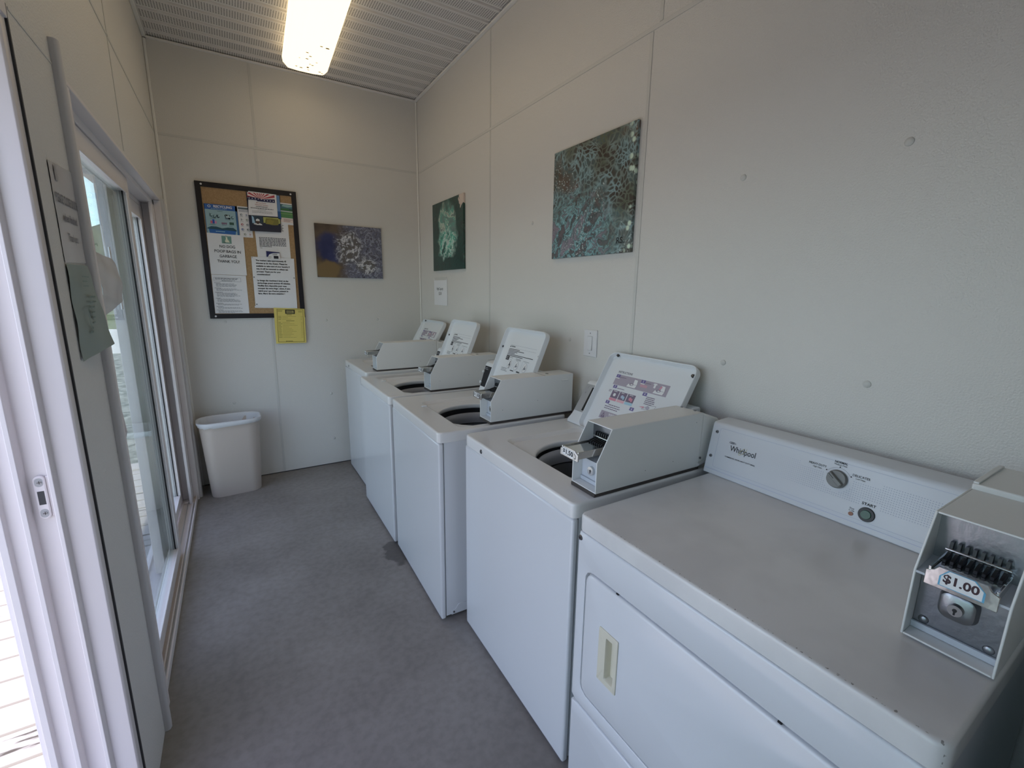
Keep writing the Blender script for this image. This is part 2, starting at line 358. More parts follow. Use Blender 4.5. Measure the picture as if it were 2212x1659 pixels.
trim(16, (XL, XL+.0015, 1.43, 1.698, 2.048, 2.054), m_strip, .0005)
# dark gap where the back wall board stops short of the slab
trim(17, (XL+.02, XR-.02, YB-.001, YB+.001, 0, .007), m_dark, 0)
# domed fasteners of the wall boards
fb = []
for z in (.231, .63, 1.253, 1.885):
    for x_ in (-.06, .65, 1.07): fb.append(((x_, YB, z), (0, -1, 0)))
for z in (1.265, 1.882):
    for y_ in (.523, .958, 1.828, 2.201, 3.3): fb.append(((XR, y_, z), (-1, 0, 0)))
for c_, a_ in fb:
    bm = BM(); L = []
    q = Vector(a_).to_track_quat('Z', 'Y')
    for r_, h_ in ((.0105, 0), (.010, .002), (.007, .004), (.003, .0048)):
        L.append([Vector(c_)+q @ Vector((r_*math.cos(t*math.pi/8), r_*math.sin(t*math.pi/8), h_)) for t in range(16)])
    loops(bm, L, False, True)
    o = obj('wall_fastener', bm, m_strip, bpy.data.objects['wall_back' if a_[1] else 'wall_right'])

# ---------------------------------------------------------------- patio door (window) in the left wall
wd = struct(thing('window_1', 'white vinyl sliding patio door', 'door', (0, 0, 0)))
del wd['label'], wd['category']
def wpart(name, bm, m, par=wd, **kw): return obj(name, bm, m, par, **kw)
# head and jambs with their stepped profile
bm = BM()
box(bm, X0, -.372, 1.80, 3.77, 2.012, DT)
box(bm, -.375, XL+.002, 1.80, 3.77, 2.040, DT)
box(bm, X0, -.427, 1.80, 3.77, 1.985, 2.012)
wpart('frame_head', bm, m_vinyl, bevel=.003)
for y0, y1, s in ((3.64, 3.77, -1), (1.80, 1.93, 1)):
    bm = BM()
    if s < 0:
        box(bm, X0, -.427, 3.70, 3.77, 0, 1.985); box(bm, -.427, -.372, 3.715, 3.77, 0, 2.012)
        box(bm, -.385, -.368, 3.64, 3.77, 0, 2.012); box(bm, -.368, XL+.002, 3.745, 3.77, 0, 2.04)
        box(bm, X0, -.500, 3.60, 3.72, .03, 1.985)
    else:
        box(bm, X0, -.372, 1.80, 1.86, 0, 2.012); box(bm, -.372, XL+.002, 1.80, 1.835, 0, 2.04)
    wpart('frame_jamb', bm, m_vinyl, bevel=.003)
bm = BM()
box(bm, X0-.02, -.345, 1.80, 3.77, 0, .018); box(bm, -.352, -.345, 1.80, 3.77, .018, .034)
box(bm, -.368, -.362, 1.86, 3.64, .018, .030); box(bm, -.424, -.419, 1.86, 3.70, .018, .034); box(bm, X0, X0+.012, 1.86, 3.70, .018, .04)
wpart('sill', bm, m_vinyl, bevel=.001)
bm = BM(); box(bm, -.395, -.391, 1.86, 3.69, .018, .027); box(bm, -.366, -.353, 1.86, 3.64, .018, .0205)
wpart('track', bm, m_alum)
bm = BM(); box(bm, -.418, -.372, 3.655, 3.712, .019, .032); wpart('track_cap', bm, m_vinyl, bevel=.002)
def sash(name, xa, xb, y0, y1, z0, z1, st0, st1, rail_t, rail_b):
    bm = BM()
    box(bm, xa, xb, y0, y0+st0, z0, z1); box(bm, xa, xb, y1-st1, y1, z0, z1)
    box(bm, xa, xb, y0+st0, y1-st1, z1-rail_t, z1); box(bm, xa, xb, y0+st0, y1-st1, z0, z0+rail_b)
    s = wpart(name, bm, m_vinyl, bevel=.003)
    bm = BM(); a, b, c_, d = y0+st0, y1-st1, z0+rail_b, z1-rail_t
    for xx, w_ in ((xb, .006), (xa-.006, .006)):
        box(bm, xx, xx+w_, a-.006, a+.008, c_-.006, d+.006); box(bm, xx, xx+w_, b-.008, b+.006, c_-.006, d+.006)
        box(bm, xx, xx+w_, a, b, d-.008, d+.006); box(bm, xx, xx+w_, a, b, c_-.006, c_+.008)
    obj('glazing_bead', bm, m_vinyl, s, bevel=.0015)
    bm = BM(); xm = (xa+xb)/2; box(bm, xm-.003, xm+.003, a-.004, b+.004, c_-.004, d+.004)
    obj('pane', bm, m_glass, s, smooth=0)
    bm = BM(); box(bm, xm+.004, xm+.010, b-.004, b, c_, d); box(bm, xm+.004, xm+.010, a, a+.004, c_, d); obj('seal', bm, m_black, s)
    return s
s_in = sash('sliding_panel', -.414, -.378, 1.865, 2.935, .032, 2.010, .11, .10, .075, .075)
s_out = sash('fixed_panel', -.470, -.428, 2.74, 3.70, .036, 1.984, .10, .10, .075, .075)
bm = BM(); tube(bm, [(-.380, 1.905, 1.120), (-.366, 1.912, 1.112), (-.356, 1.920, 1.085), (-.352, 1.924, 1.02), (-.356, 1.920, .955), (-.366, 1.912, .928), (-.380, 1.905, .920)], .0075, 12); box(bm, -.379, -.374, 1.893, 1.915, .90, 1.14)
obj('pull_handle', bm, m_vinyl, s_in)
# casing strips beside the door
bm = BM(); P = [(XL, 1.700), (XL+.010, 1.699), (XL+.016, 1.703), (XL+.019, 1.714), (XL+.017, 1.730), (XL+.009, 1.746), (XL, 1.752)]
prism(bm, P, 'z', .001, 2.112)
struct(obj('trim_18', bm, m_casing, smooth=50))
bm = BM(); prism(bm, [(XL, 3.775), (XL+.014, 3.777), (XL+.020, 3.79), (XL+.018, 3.82), (XL+.008, 3.86), (XL, 3.87)], 'z', .001, DT)
struct(obj('trim_19', bm, m_casing, smooth=50))
# ---------------------------------------------------------------- near doorway, seen edge-on at the left
d1 = struct(thing('door_1', '', '')); del d1['label'], d1['category']
bm = BM()   # jamb profile in (x, y), facing the camera
prof = [(a if a > -.44 else -.44+(a+.44)*.80, b-.014) for a, b in [(-.338, 1.43), (-.338, 1.403), (-.342, 1.398), (-.384, 1.398), (-.388, 1.380), (-.396, 1.380), (-.399, 1.412), (-.440, 1.412), (-.443, 1.384), (-.455, 1.384), (-.458, 1.402), (-.492, 1.402), (-.495, 1.388), (-.512, 1.388), (-.515, 1.405), (-.530, 1.405), (-.533, 1.43)]]
prism(bm, prof, 'z', .0, DT-.01); jb = obj('frame_jamb', bm, m_vinyl, d1, bevel=.0012, smooth=30)
bm = BM(); box(bm, -.515, XL+.002, -.50, 1.416, DT-.03, DT+.001); obj('frame_head', bm, m_vinyl, d1, bevel=.002)
bm = BM(); box(bm, -.55, -.34, -.50, 1.416, 0, .018); box(bm, -.352, -.345, -.5, 1.43, .018, .034); box(bm, -.424, -.419, -.5, 1.40, .018, .03); obj('sill', bm, m_vinyl, d1, bevel=.001)
bm = BM(); box(bm, -.515, XL+.002, -.53, -.50, 0, DT); obj('frame_jamb', bm, m_vinyl, d1, bevel=.002)
wd_keep = wd; wd = d1
def wpart(name, bm, m, par=None, **kw): return obj(name, bm, m, par or d1, **kw)
sash('sliding_panel', -.414, -.378, -.47, .47, .032, 2.010, .10, .10, .075, .075)
sash('fixed_panel', -.470, -.428, -.49, .42, .036, 1.984, .10, .10, .075, .075)
wd = wd_keep
# latch keeper screwed into the jamb channel
kx, ky, kz = -.4185, 1.396, 1.018
kp = bpy.data.objects.new('latch_keeper', None); C.objects.link(kp); kp.parent = d1; kp.location = (kx, ky, kz)
bm = BM()
o1 = rrect(-.010, .010, -.053, .053, .0099, 8)
def hole_ring(bm, outer, y0, y1):
    loops(bm, [[(a, y0, b) for a, b in outer], [(a, y1, b) for a, b in outer]], True, True)
loops(bm, [[(a, 0, b) for a, b in o1], [(a, -.006, b) for a, b in o1], [(a*.8, -.0075, b*.96) for a, b in o1]], True, True)
obj('keeper_plate', bm, m_vinyl, kp, smooth=30)
for z in (-.038, .038):
    bm = BM(); pr = rrect(-.0072, .0072, z-.0105, z+.0105, .007, 6); loops(bm, [[(a, -.0078, b) for a, b in pr], [(a, -.0070, b) for a, b in pr]], True, True); obj('screw_recess', bm, m_conset, kp)
    bm = BM(); cyl(bm, (.001, -.0078, z), (0, -1, 0), .0042, .0012); obj('screw', bm, m_steel, kp)
    bm = BM(); box(bm, -.0030, .0050, -.0093, -.0089, z-.0006, z+.0006); box(bm, .0004, .0016, -.0093, -.0089, z-.0036, z+.0036); obj('screw_slot', bm, m_black, kp)
bm = BM(); box(bm, -.0058, .0058, -.0080, -.0070, -.0165, .0165); obj('latch_slot', bm, m_dark, kp)
bm = BM(); box(bm, .010, .0195, -.0015, .001, -.05, .05); obj('backing_plate', bm, m_vinyl, kp, bevel=.001)
# dark peeling gap between the jamb and the wall board
bm = BM(); prism(bm, [(XL-.004, 1.4165), (XL+.0008, 1.4165), (XL+.0008, 1.423), (XL-.004, 1.423)], 'z', .0, DT)
struct(obj('trim_20', bm, m_dark))

# ---------------------------------------------------------------- outdoors
bm = BM(); y = -2.2
while y < 4.9:
    box(bm, -3.2, X0-.03, y+.008, y+.149, -.09, -.055); y += .157
box(bm, -3.2, X0-.03, 4.80, 4.96, -.09, -.04)
dk_ = struct(obj('deck', bm, m_deck, bevel=.003))
bm = BM(); box(bm, -3.15, X0-.05, -2.1, 4.9, -.30, -.115); obj('gap_shade_slab', bm, m_dark, dk_)  # solid dark slab added under the boards so their gaps look shaded
struct(boxobj('ground_gravel', (-30, 30, -30, 17, -.6, -.40), m_gravel, smooth=0))
struct(boxobj('ground_road', (-40, 40, 17, 27, -.6, -.395), m_road, smooth=0))
struct(boxobj('ground_grass', (-80, 80, 27, 90, -.6, -.40), m_grass, smooth=0))
bm = BM()
for i in range(60):
    cx_, cy_ = random.uniform(-34, 4), random.uniform(58, 66); r_ = random.uniform(2.5, 4.2); mtx = Matrix.Translation((cx_, cy_, random.uniform(2.0, 5.0))) @ Matrix.Diagonal((r_*1.2, r_, r_*.95, 1))
    n0 = len(bm.verts); bmesh.ops.create_icosphere(bm, subdivisions=3, radius=1, matrix=mtx)
    bm.verts.ensure_lookup_table()
    for v_ in bm.verts[n0:]: v_.co += Vector((random.uniform(-.2, .2), random.uniform(-.2, .2), random.uniform(-.2, .2)))
o = obj('tree_line', bm, m_leaf); o['kind'] = 'stuff'; tag(o, 'dark line of trees along the horizon beyond the gravel lot', 'trees')
for i, (z, lb) in enumerate(((30.5, 'highest thin utility wire across the sky behind the patio door glass'), (14.6, 'middle thin utility wire across the sky behind the patio door glass'), (11.6, 'lowest thin utility wire just over the distant trees'))):
    bm = BM(); tube(bm, [(-40+8*j, 45, z+.02*(j-5)**2) for j in range(11)], .035, 6); tag(obj('utility_wire', bm, m_black), lb, 'wire', 'utility wires')

# ---------------------------------------------------------------- ceiling light
cl = thing('ceiling_light', 'long lit fluorescent ceiling light with yellowed wraparound diffuser', 'ceiling light', (.53, 2.49, ZC), math.radians(-2.2))
LY = 1.24
bm = BM(); box(bm, -.10, .10, -LY+.01, LY-.01, -.045, -.002); obj('housing', bm, m_strip, cl, bevel=.004)
m_diff = mat('lit_diffuser', (.30, .26, .19), .3)
b_ = BS(m_diff); b_.inputs['Emission Color'].default_value = (1.0, .78, .47, 1); b_.inputs['Emission Strength'].default_value = 1.3
# wrapped trough: lathe-like rounded section along y with rounded ends
bm = BM(); L = []
for t, sc in ((-LY, .80), (-LY+.012, .92), (-LY+.04, 1), (LY-.04, 1), (LY-.012, .92), (LY, .80)):
    sec = [(-.143, -.045), (-.140, -.075), (-.118, -.098), (-.05, -.104), (.05, -.104), (.118, -.098), (.140, -.075), (.143, -.045)]
    L.append([(a*sc, t, -.045+(b+.045)*(sc if sc < 1 else 1)) for a, b in sec])
loops(bm, L, True, True, False)
top = [[(l[0][0], l[0][1], l[0][2]), (l[-1][0], l[-1][1], l[-1][2])] for l in L]
loops(bm, [[tuple(a) for a in t] for t in top], closed=False)
bmesh.ops.remove_doubles(bm, verts=bm.verts, dist=1e-5)
df = obj('diffuser', bm, m_diff, cl, smooth=60)
for _ in range(16):
    bm = BM()
    u, v_ = random.gauss(0, .05), random.uniform(.10, .60); u = max(-.10, min(.10, u))
    bmesh.ops.create_circle(bm, cap_ends=True, radius=random.uniform(.003, .008), segments=8, matrix=Matrix.Translation((u, v_+LY-.64, -.1052)) @ Matrix.Diagonal((1.6, 1, 1, 1)))
    obj('dead_insect', bm, mat('dead_insect', (.35, .2, .06), .8), df)

# ---------------------------------------------------------------- coin box (shared by washers and dryer)
def coin_box(par, o3, style, price, wd_=.112, H=.19, Hf=.095, ln_=.455):
    """o3: front lower right corner in the machine's frame"""
    cb = bpy.data.objects.new('coin_box', None); C.objects.link(cb); cb.parent = par; cb.location = o3
    t = .0035; sl = .052
    side = [(0, 0), (ln_, 0), (ln_, H), (sl, H), (0, Hf)]
    bm = BM()
    for y0, y1 in ((0, t), (wd_-t, wd_)): prism(bm, side, 'y', y0, y1)
    box(bm, sl, ln_, t, wd_-t, H-t, H); box(bm, 0, ln_, t, wd_-t, 0, t)
    box(bm, ln_-t, ln_, t, wd_-t, t, H-t)
    obj('housing', bm, m_box, cb, bevel=.0012)
    # inside: shelf between the coin slide and the cash box, face plates
    bm = BM(); prism(bm, [(.001, Hf-.004), (.001, Hf), (.075, Hf+.006), (.075, Hf+.001)], 'y', t, wd_-t)
    obj('shelf', bm, m_boxin, cb)
    bm = BM(); box(bm, .075, .079, t, wd_-t, Hf, H-t); obj('face_plate', bm, m_steel, cb)
    dx = .036
    bm = BM(); box(bm, dx, dx+.004, t, wd_-t, t+.012, Hf-.004); obj('vault_door', bm, m_steel if style == 'dryer' else m_boxin, cb, bevel=.001)
    bm = BM(); box(bm, dx-.006, dx, t, wd_-t, t+.001, t+.013); obj('vault_ledge', bm, m_boxin, cb, bevel=.001)
    ly, lz = wd_*.54, Hf*.47
    if style == 'dryer':
        ly, lz = wd_*.52, Hf*.60
        pr = rrect(ly-.026, ly+.026, lz-.026, lz+.026, .016, 6)
        bm = BM(); loops(bm, [[(dx+.001, a, b) for a, b in pr], [(dx-.012, ly+(a-ly)*.86, lz+(b-lz)*.86) for a, b in pr], [(dx-.014, ly+(a-ly)*.74, lz+(b-lz)*.74) for a, b in pr]], True, True)
        obj('lock_boss', bm, m_steel, cb, smooth=35)
        for yy in (.018, wd_-.018):
            bm = BM(); bmesh.ops.create_uvsphere(bm, u_segments=16, v_segments=8, radius=.0075, matrix=Matrix.Translation((dx, yy, .024)) @ Matrix.Diagonal((.5, 1, 1, 1))); obj('bolt_head', bm, m_steel, cb)
        lx = dx-.014
    else: lx = dx
    lr = .0105 if style == 'dryer' else .0145
    bm = BM(); cyl(bm, (lx+.001, ly, lz), (-1, 0, 0), lr, .009, 28, lr-.001); lk = obj('lock', bm, m_chrome, cb)
    bm = BM(); cyl(bm, (lx-.0082, ly, lz+.001), (-1, 0, 0), .0030, .0006, 14); box(bm, lx-.0088, lx-.0082, ly-.0012, ly+.0012, lz-.007, lz); obj('keyhole', bm, m_black, cb)
    # coin slide
    out = {'A': .060, 'B': .042, 'dryer': .004}[style]; zb = Hf+.036 if style != 'dryer' else Hf-.006
    zb = Hf+.034 if style != 'dryer' else Hf+.014
    y0, y1 = .016, wd_-.018
    bm = BM()
    box(bm, -out+.003, .075, y0+.004, y1-.004, zb-.004, zb)          # tongue
    box(bm, -out+.003, .075, y0, y0+.004, zb-.018, zb+.004); box(bm, -out+.003, .075, y1-.004, y1, zb-.018, zb+.004)
    pl = [(y0-.002, zb-.024), (y1+.002, zb-.024), (y1+.002, zb-.004), (y1-.008, zb), (y1-.013, zb+.006), (y0+.013, zb+.006), (y0+.008, zb), (y0-.002, zb-.004)]
    if style == 'dryer': pl = [(a, zb+(b-zb)*1.25+.002) for a, b in pl]
    prism(bm, pl, 'x', -out, -out+.004)
    sld = obj('coin_slide', bm, m_chrome, cb, bevel=.0009)
    # comb of coin fingers on the face plate
    nf = 8
    bm = BM()
    for i in range(nf):
        yy = y0+.008+(y1-y0-.016)*i/(nf-1)
        prism(bm, [(.040, zb+.0005), (.074, zb+.0005), (.074, zb+.030), (.066, zb+.030), (.062, zb+.012), (.040, zb+.006)], 'y', yy-.0022, yy+.0022)
    obj('coin_comb', bm, m_black, cb)
    bm = BM(); tube(bm, [(.064, y0+.002, zb+.016), (.064, y1-.002, zb+.016)], .003, 10); obj('comb_rod', bm, m_chrome, cb)
    ink = Ink((-out, 0, zb), (0, -1, 0), (0, 0, 1), .0003)
    yc = -(y0+y1)/2
    if style == 'dryer':
        q_ = [(yc-.024, -.020), (yc+.026, -.020), (yc+.026, -.004), (yc+.014, .008), (yc-.015, .008), (yc-.024, -.004)]
        ink.poly([(a*1+(a-yc)*.10, b-.0012 if b < 0 else b+.001) for a, b in q_], (84, 140, 168)); ink.poly(q_, (232, 222, 200), 1)
        ink.text(price, yc, -.0065, .0200, (48, 28, 34), bold=.03, l=2, w=.043)
    else:
        ink.rect(yc-.030, -.019, yc-.007, .001, (226, 226, 220)); ink.rect(yc-.005, -.020, yc+.020, .001, (226, 226, 220)); ink.line([(yc+.024, -.004), (yc+.030, -.008), (yc+.030, -.018), (yc+.024, -.018)], .002, K2)
        ink.text(price, yc-.005, -.0095, .0190, K_, bold=.035, l=1, w=.048)
    ink.build(cb, 'price_label')
    if style == 'A':
        # rear hood sloping down to the console
        bm = BM(); prism(bm, [(ln_+.0015, .012), (ln_+.0015, H-.001), (ln_+.085, H-.030), (ln_+.100, H-.045), (ln_+.045, .012)], 'y', .001, wd_-.001)
        obj('rear_hood', bm, m_box, cb, bevel=.006)
        for a, b in ((.325, .042), (.20, .035), (.425, .16)):
            bm = BM(); cyl(bm, (a if b != .042 else .325, .0005, b), (0, -1, 0), .0013, .0006, 10); obj('rivet_hole', bm, m_black, cb)
        bm = BM(); cyl(bm, (ln_+.006, .001, .030), (0, -1, 0), .0038, .0025, 14); obj('screw', bm, m_screw, cb)
        for a in (.03, .085):
            bm = BM(); cyl(bm, (ln_-.004, a, H), (0, 0, 1), .0045, .002, 14); obj('screw', bm, m_screw, cb)
    elif style == 'B':
        bm = BM(); cyl(bm, (ln_*.72, wd_*.38, H), (0, 0, 1), .0085, .002, 20); obj('top_lock', bm, m_chrome, cb)
        bm = BM(); box(bm, ln_*.72-.005, ln_*.72+.005, wd_*.38-.0012, wd_*.38+.0012, H+.002, H+.0026); obj('keyhole', bm, m_black, cb)
        bm = BM(); box(bm, ln_*.64, ln_*.642, t, wd_-.001, H, H+.0006); obj('lid_seam', bm, m_dark, cb)
        bm = BM(); tube(bm, [(.385, -.0002, .160), (.425, -.0002, .160)], .0035, 8); obj('slot_emboss', bm, m_box, cb)
        for a, b in ((.06, .05), (.25, .075)):
            bm = BM(); cyl(bm, (a, .0005, b), (0, -1, 0), .0013, .0006, 10); obj('rivet_hole', bm, m_black, cb)
    return cb

# ---------------------------------------------------------------- lids
def lid(par, hinge, ang, y0, y1, Ln, style):
    """tray-shaped lid, u along y, v up the lid; inner face towards the front of the machine"""
    U = Vector((0, -1, 0)); V_ = Vector((math.cos(ang), 0, math.sin(ang))); Nn = U.cross(V_)   # towards the front
    if Nn.x > 0: Nn = -Nn
    O = Vector(hinge); lt = bpy.data.objects.new('lid', None)
    w_ = y1-y0; P = lambda u, v_, d: tuple(O+Vector((0, y1-u, 0))+V_*v_+Nn*d)
    r = .034; bm = BM()
    def lp(i, d, dip=0, r_=None):
        res = []
        for a, b in rrect(i, w_-i, i*.6, Ln-i, max((r_ or r)-i*.5, .01), 8):
            # shallow finger dip in the middle of the free edge
            if dip and b > Ln-i-.004:
                s = (a/w_-.52)/.16; b -= .012*dip*math.exp(-s*s*s*s)
            res.append(P(a, b, d))
        return res
    loops(bm, [lp(.005, -.010, 1), lp(0, -.006, 1), lp(0, .0185, 1), lp(.0016, .0205, 1), lp(.0040, .0198, 1), lp(.0075, .002, .9), lp(.0105, -.001, .8)], True, True)
    l_ = obj('lid', bm, m_lid, par, smooth=35)
    for a, b in (((.038, Ln-.010), (w_-.022, Ln-.036)) if style == 'A' else ((.004, Ln*.72), (w_-.020, Ln*.69))):
        bm = BM(); cyl(bm, P(a, b, .006 if style == 'A' and a < .05 else .001), Nn, .0075, .006, 18, .006); obj('bumper', bm, m_dark, l_)
        bm = BM(); cyl(bm, P(a, b, .012 if style == 'A' and a < .05 else .007), Nn, .003, .0008, 12); obj('bumper_pin', bm, m_screw, l_)
    ink = Ink(P(0, 0, -.001), U, V_, .0004)
    if (U.cross(V_)).dot(Nn) < 0: ink.N = Nn
    if style == 'A':
        g = (140, 132, 142); dk = (104, 92, 108); pu = (96, 88, 130); rd = (178, 120, 134); cy = (140, 170, 182)
        t0 = .075
        ink.text('INSTRUCTIONS', t0+.001, .288, .0135, (70, 66, 78), 'LEFT', .01, w=.082)
        ink.rect(t0, .228, t0+.290, .276, g)
        for u, v_, nn in ((t0+.001, .262, '1'), (t0+.145, .262, '2'), (t0+.010, .212, '3'), (t0+.180, .212, '4'), (t0+.008, .138, '5'), (t0+.150, .138, '6')):
            ink.rect(u, v_, u+.022, v_+.014, pu, 1); ink.rect(u, v_-.005, u+.022, v_-.001, (210, 208, 218), 1); ink.text(nn, u+.011, v_+.007, .012, (220, 216, 226), l=2, bold=.02)
        ink.lines(t0+.026, t0+.070, .268, .262, 1, dk, l=1); ink.lines(t0+.170, t0+.215, .268, .262, 1, dk, l=1)
        for u in (t0+.088, t0+.232):
            ink.poly([(u-.010, .231), (u+.040, .231), (u+.044, .246), (u-.004, .246)], WH, 1); ink.poly([(u+.022, .246), (u+.044, .246), (u+.040, .268), (u+.020, .270)], WH, 1)
            ink.line([(u-.010, .231), (u+.040, .231), (u+.044, .246), (u-.004, .246), (u-.010, .231)], .0009, dk, 2); ink.disc(u+.014, .245, .011, (120, 112, 124), 2, r2=.006); ink.disc(u+.016, .244, .006, WH, 3, r2=.003)
            ink.line([(u+.022, .246), (u+.044, .246), (u+.040, .268), (u+.020, .270), (u+.022, .246)], .0009, dk, 2)
        ink.poly([(t0+.216, .252), (t0+.226, .252), (t0+.226, .266), (t0+.232, .266), (t0+.228, .272), (t0+.214, .272), (t0+.210, .266), (t0+.216, .266)], WH, 3)
        ink.poly([(t0+.246, .252), (t0+.252, .268), (t0+.258, .262), (t0+.250, .249)], rd, 4); ink.rect(t0+.148, .244, t0+.185, .256, (164, 130, 140), 1)
        ink.lines(t0+.036, t0+.080, .218, .211, 1, dk)
        for i, cc in enumerate((rd, (190, 150, 158), cy)):
            u = t0+.018+i*.046; ink.rect(u, .168, u+.042, .203, dk); ink.rect(u, .156, u+.042, .167, cc); ink.lines(u+.008, u+.034, .202, .196, 1, WH, l=1)
            ink.disc(u+.020, .183, .008, WH if i == 0 else (rd if i == 2 else (150, 160, 176)), 1, 7)
            if i: ink.rect(u+.026, .172, u+.034, .186, cy if i == 1 else rd, 1)
        ink.lines(t0-.004, t0+.014, .203, .191, 2, dk); ink.lines(t0+.205, t0+.262, .214, .178, 5, dk, .5, (.7, .95))
        ink.line([(t0+.205, .158), (t0+.262, .164), (t0+.268, .182), (t0+.236, .180), (t0+.205, .158)], .0011, dk); ink.disc(t0+.232, .168, .010, (150, 146, 156), 1, r2=.007); ink.poly([(t0+.190, .164), (t0+.214, .170), (t0+.214, .163)], rd, 2)
        ink.lines(t0+.014, t0+.115, .140, .113, 3, dk, .4, (.7, .95))
        ink.rect(t0+.008, .070, t0+.150, .104, g); ink.text('WARNING', t0+.088, .093, .0165, WH, bold=.015, l=1, w=.062)
        ink.poly([(t0+.016, .074), (t0+.040, .074), (t0+.028, .099)], dk, 1); ink.text('!', t0+.028, .082, .016, WH, l=2); ink.lines(t0+.050, t0+.140, .084, .072, 2, WH, .35, l=1)
    else:
        a0 = .078; a1 = .345
        ink.rect(a0, .3110, a1, .3118, (120, 122, 130)); ink.text('WARNING', a0+.012, .303, .0105, K_, 'LEFT', .03, w=.046); ink.poly([(a0, .298), (a0+.010, .298), (a0+.005, .308)], K_)
        ink.rect(a0+.062, .2945, a1, .2953, (120, 122, 130))
        for i, f in enumerate((.42, .60, .36, .28, .98, .62)): ink.lines(a0, a0+(a1-a0)*f, .292-.0075*i, .2845-.0075*i, 1, K_ if i != 4 else K_, .42, (1, 1), words=False)
        ink.rect(a0, .224, a0+.034, .248, K_); ink.lines(a0+.003, a0+.031, .245, .227, 4, (150, 150, 155), .4, l=1)
        ink.lines(a0+.040, a0+.080, .246, .238, 2, K2, .3); ink.lines(a0+.105, a0+.16, .244, .232, 2, K2, .4, (.8, 1)); ink.lines(a0+.185, a1, .240, .234, 1, K2, .3)
        for i, u in enumerate((a0+.058, a0+.128, a0+.215)):
            ink.disc(u, .205, .020, (120, 124, 132), 0, 18, .026); ink.disc(u, .205, .0185, (196, 202, 210), 1, 18, .0245)
            ink.line([(u-.012, .190), (u, .214), (u+.012, .200), (u-.004, .196), (u+.006, .222)], .0016, K2, 2)
            ink.disc(u+.002, .200, .008, (110, 114, 122), 2, 12, .005)
            if i: ink.rect(u-.032-.002*i, .180, u-.0312-.002*i, .240, (120, 124, 132))
        ink.line([(a0+.058, .222), (a0+.066, .196), (a0+.060, .182)], .004, K_, 3)
        ink.lines(a0-.010, a0+.058, .180, .158, 3, K2, .35, (.7, 1)); ink.lines(a0+.085, a0+.13, .178, .168, 1, K_, .5); ink.lines(a0+.15, a0+.2, .180, .168, 1, K_, .6)
    ink.build(l_)
    return l_

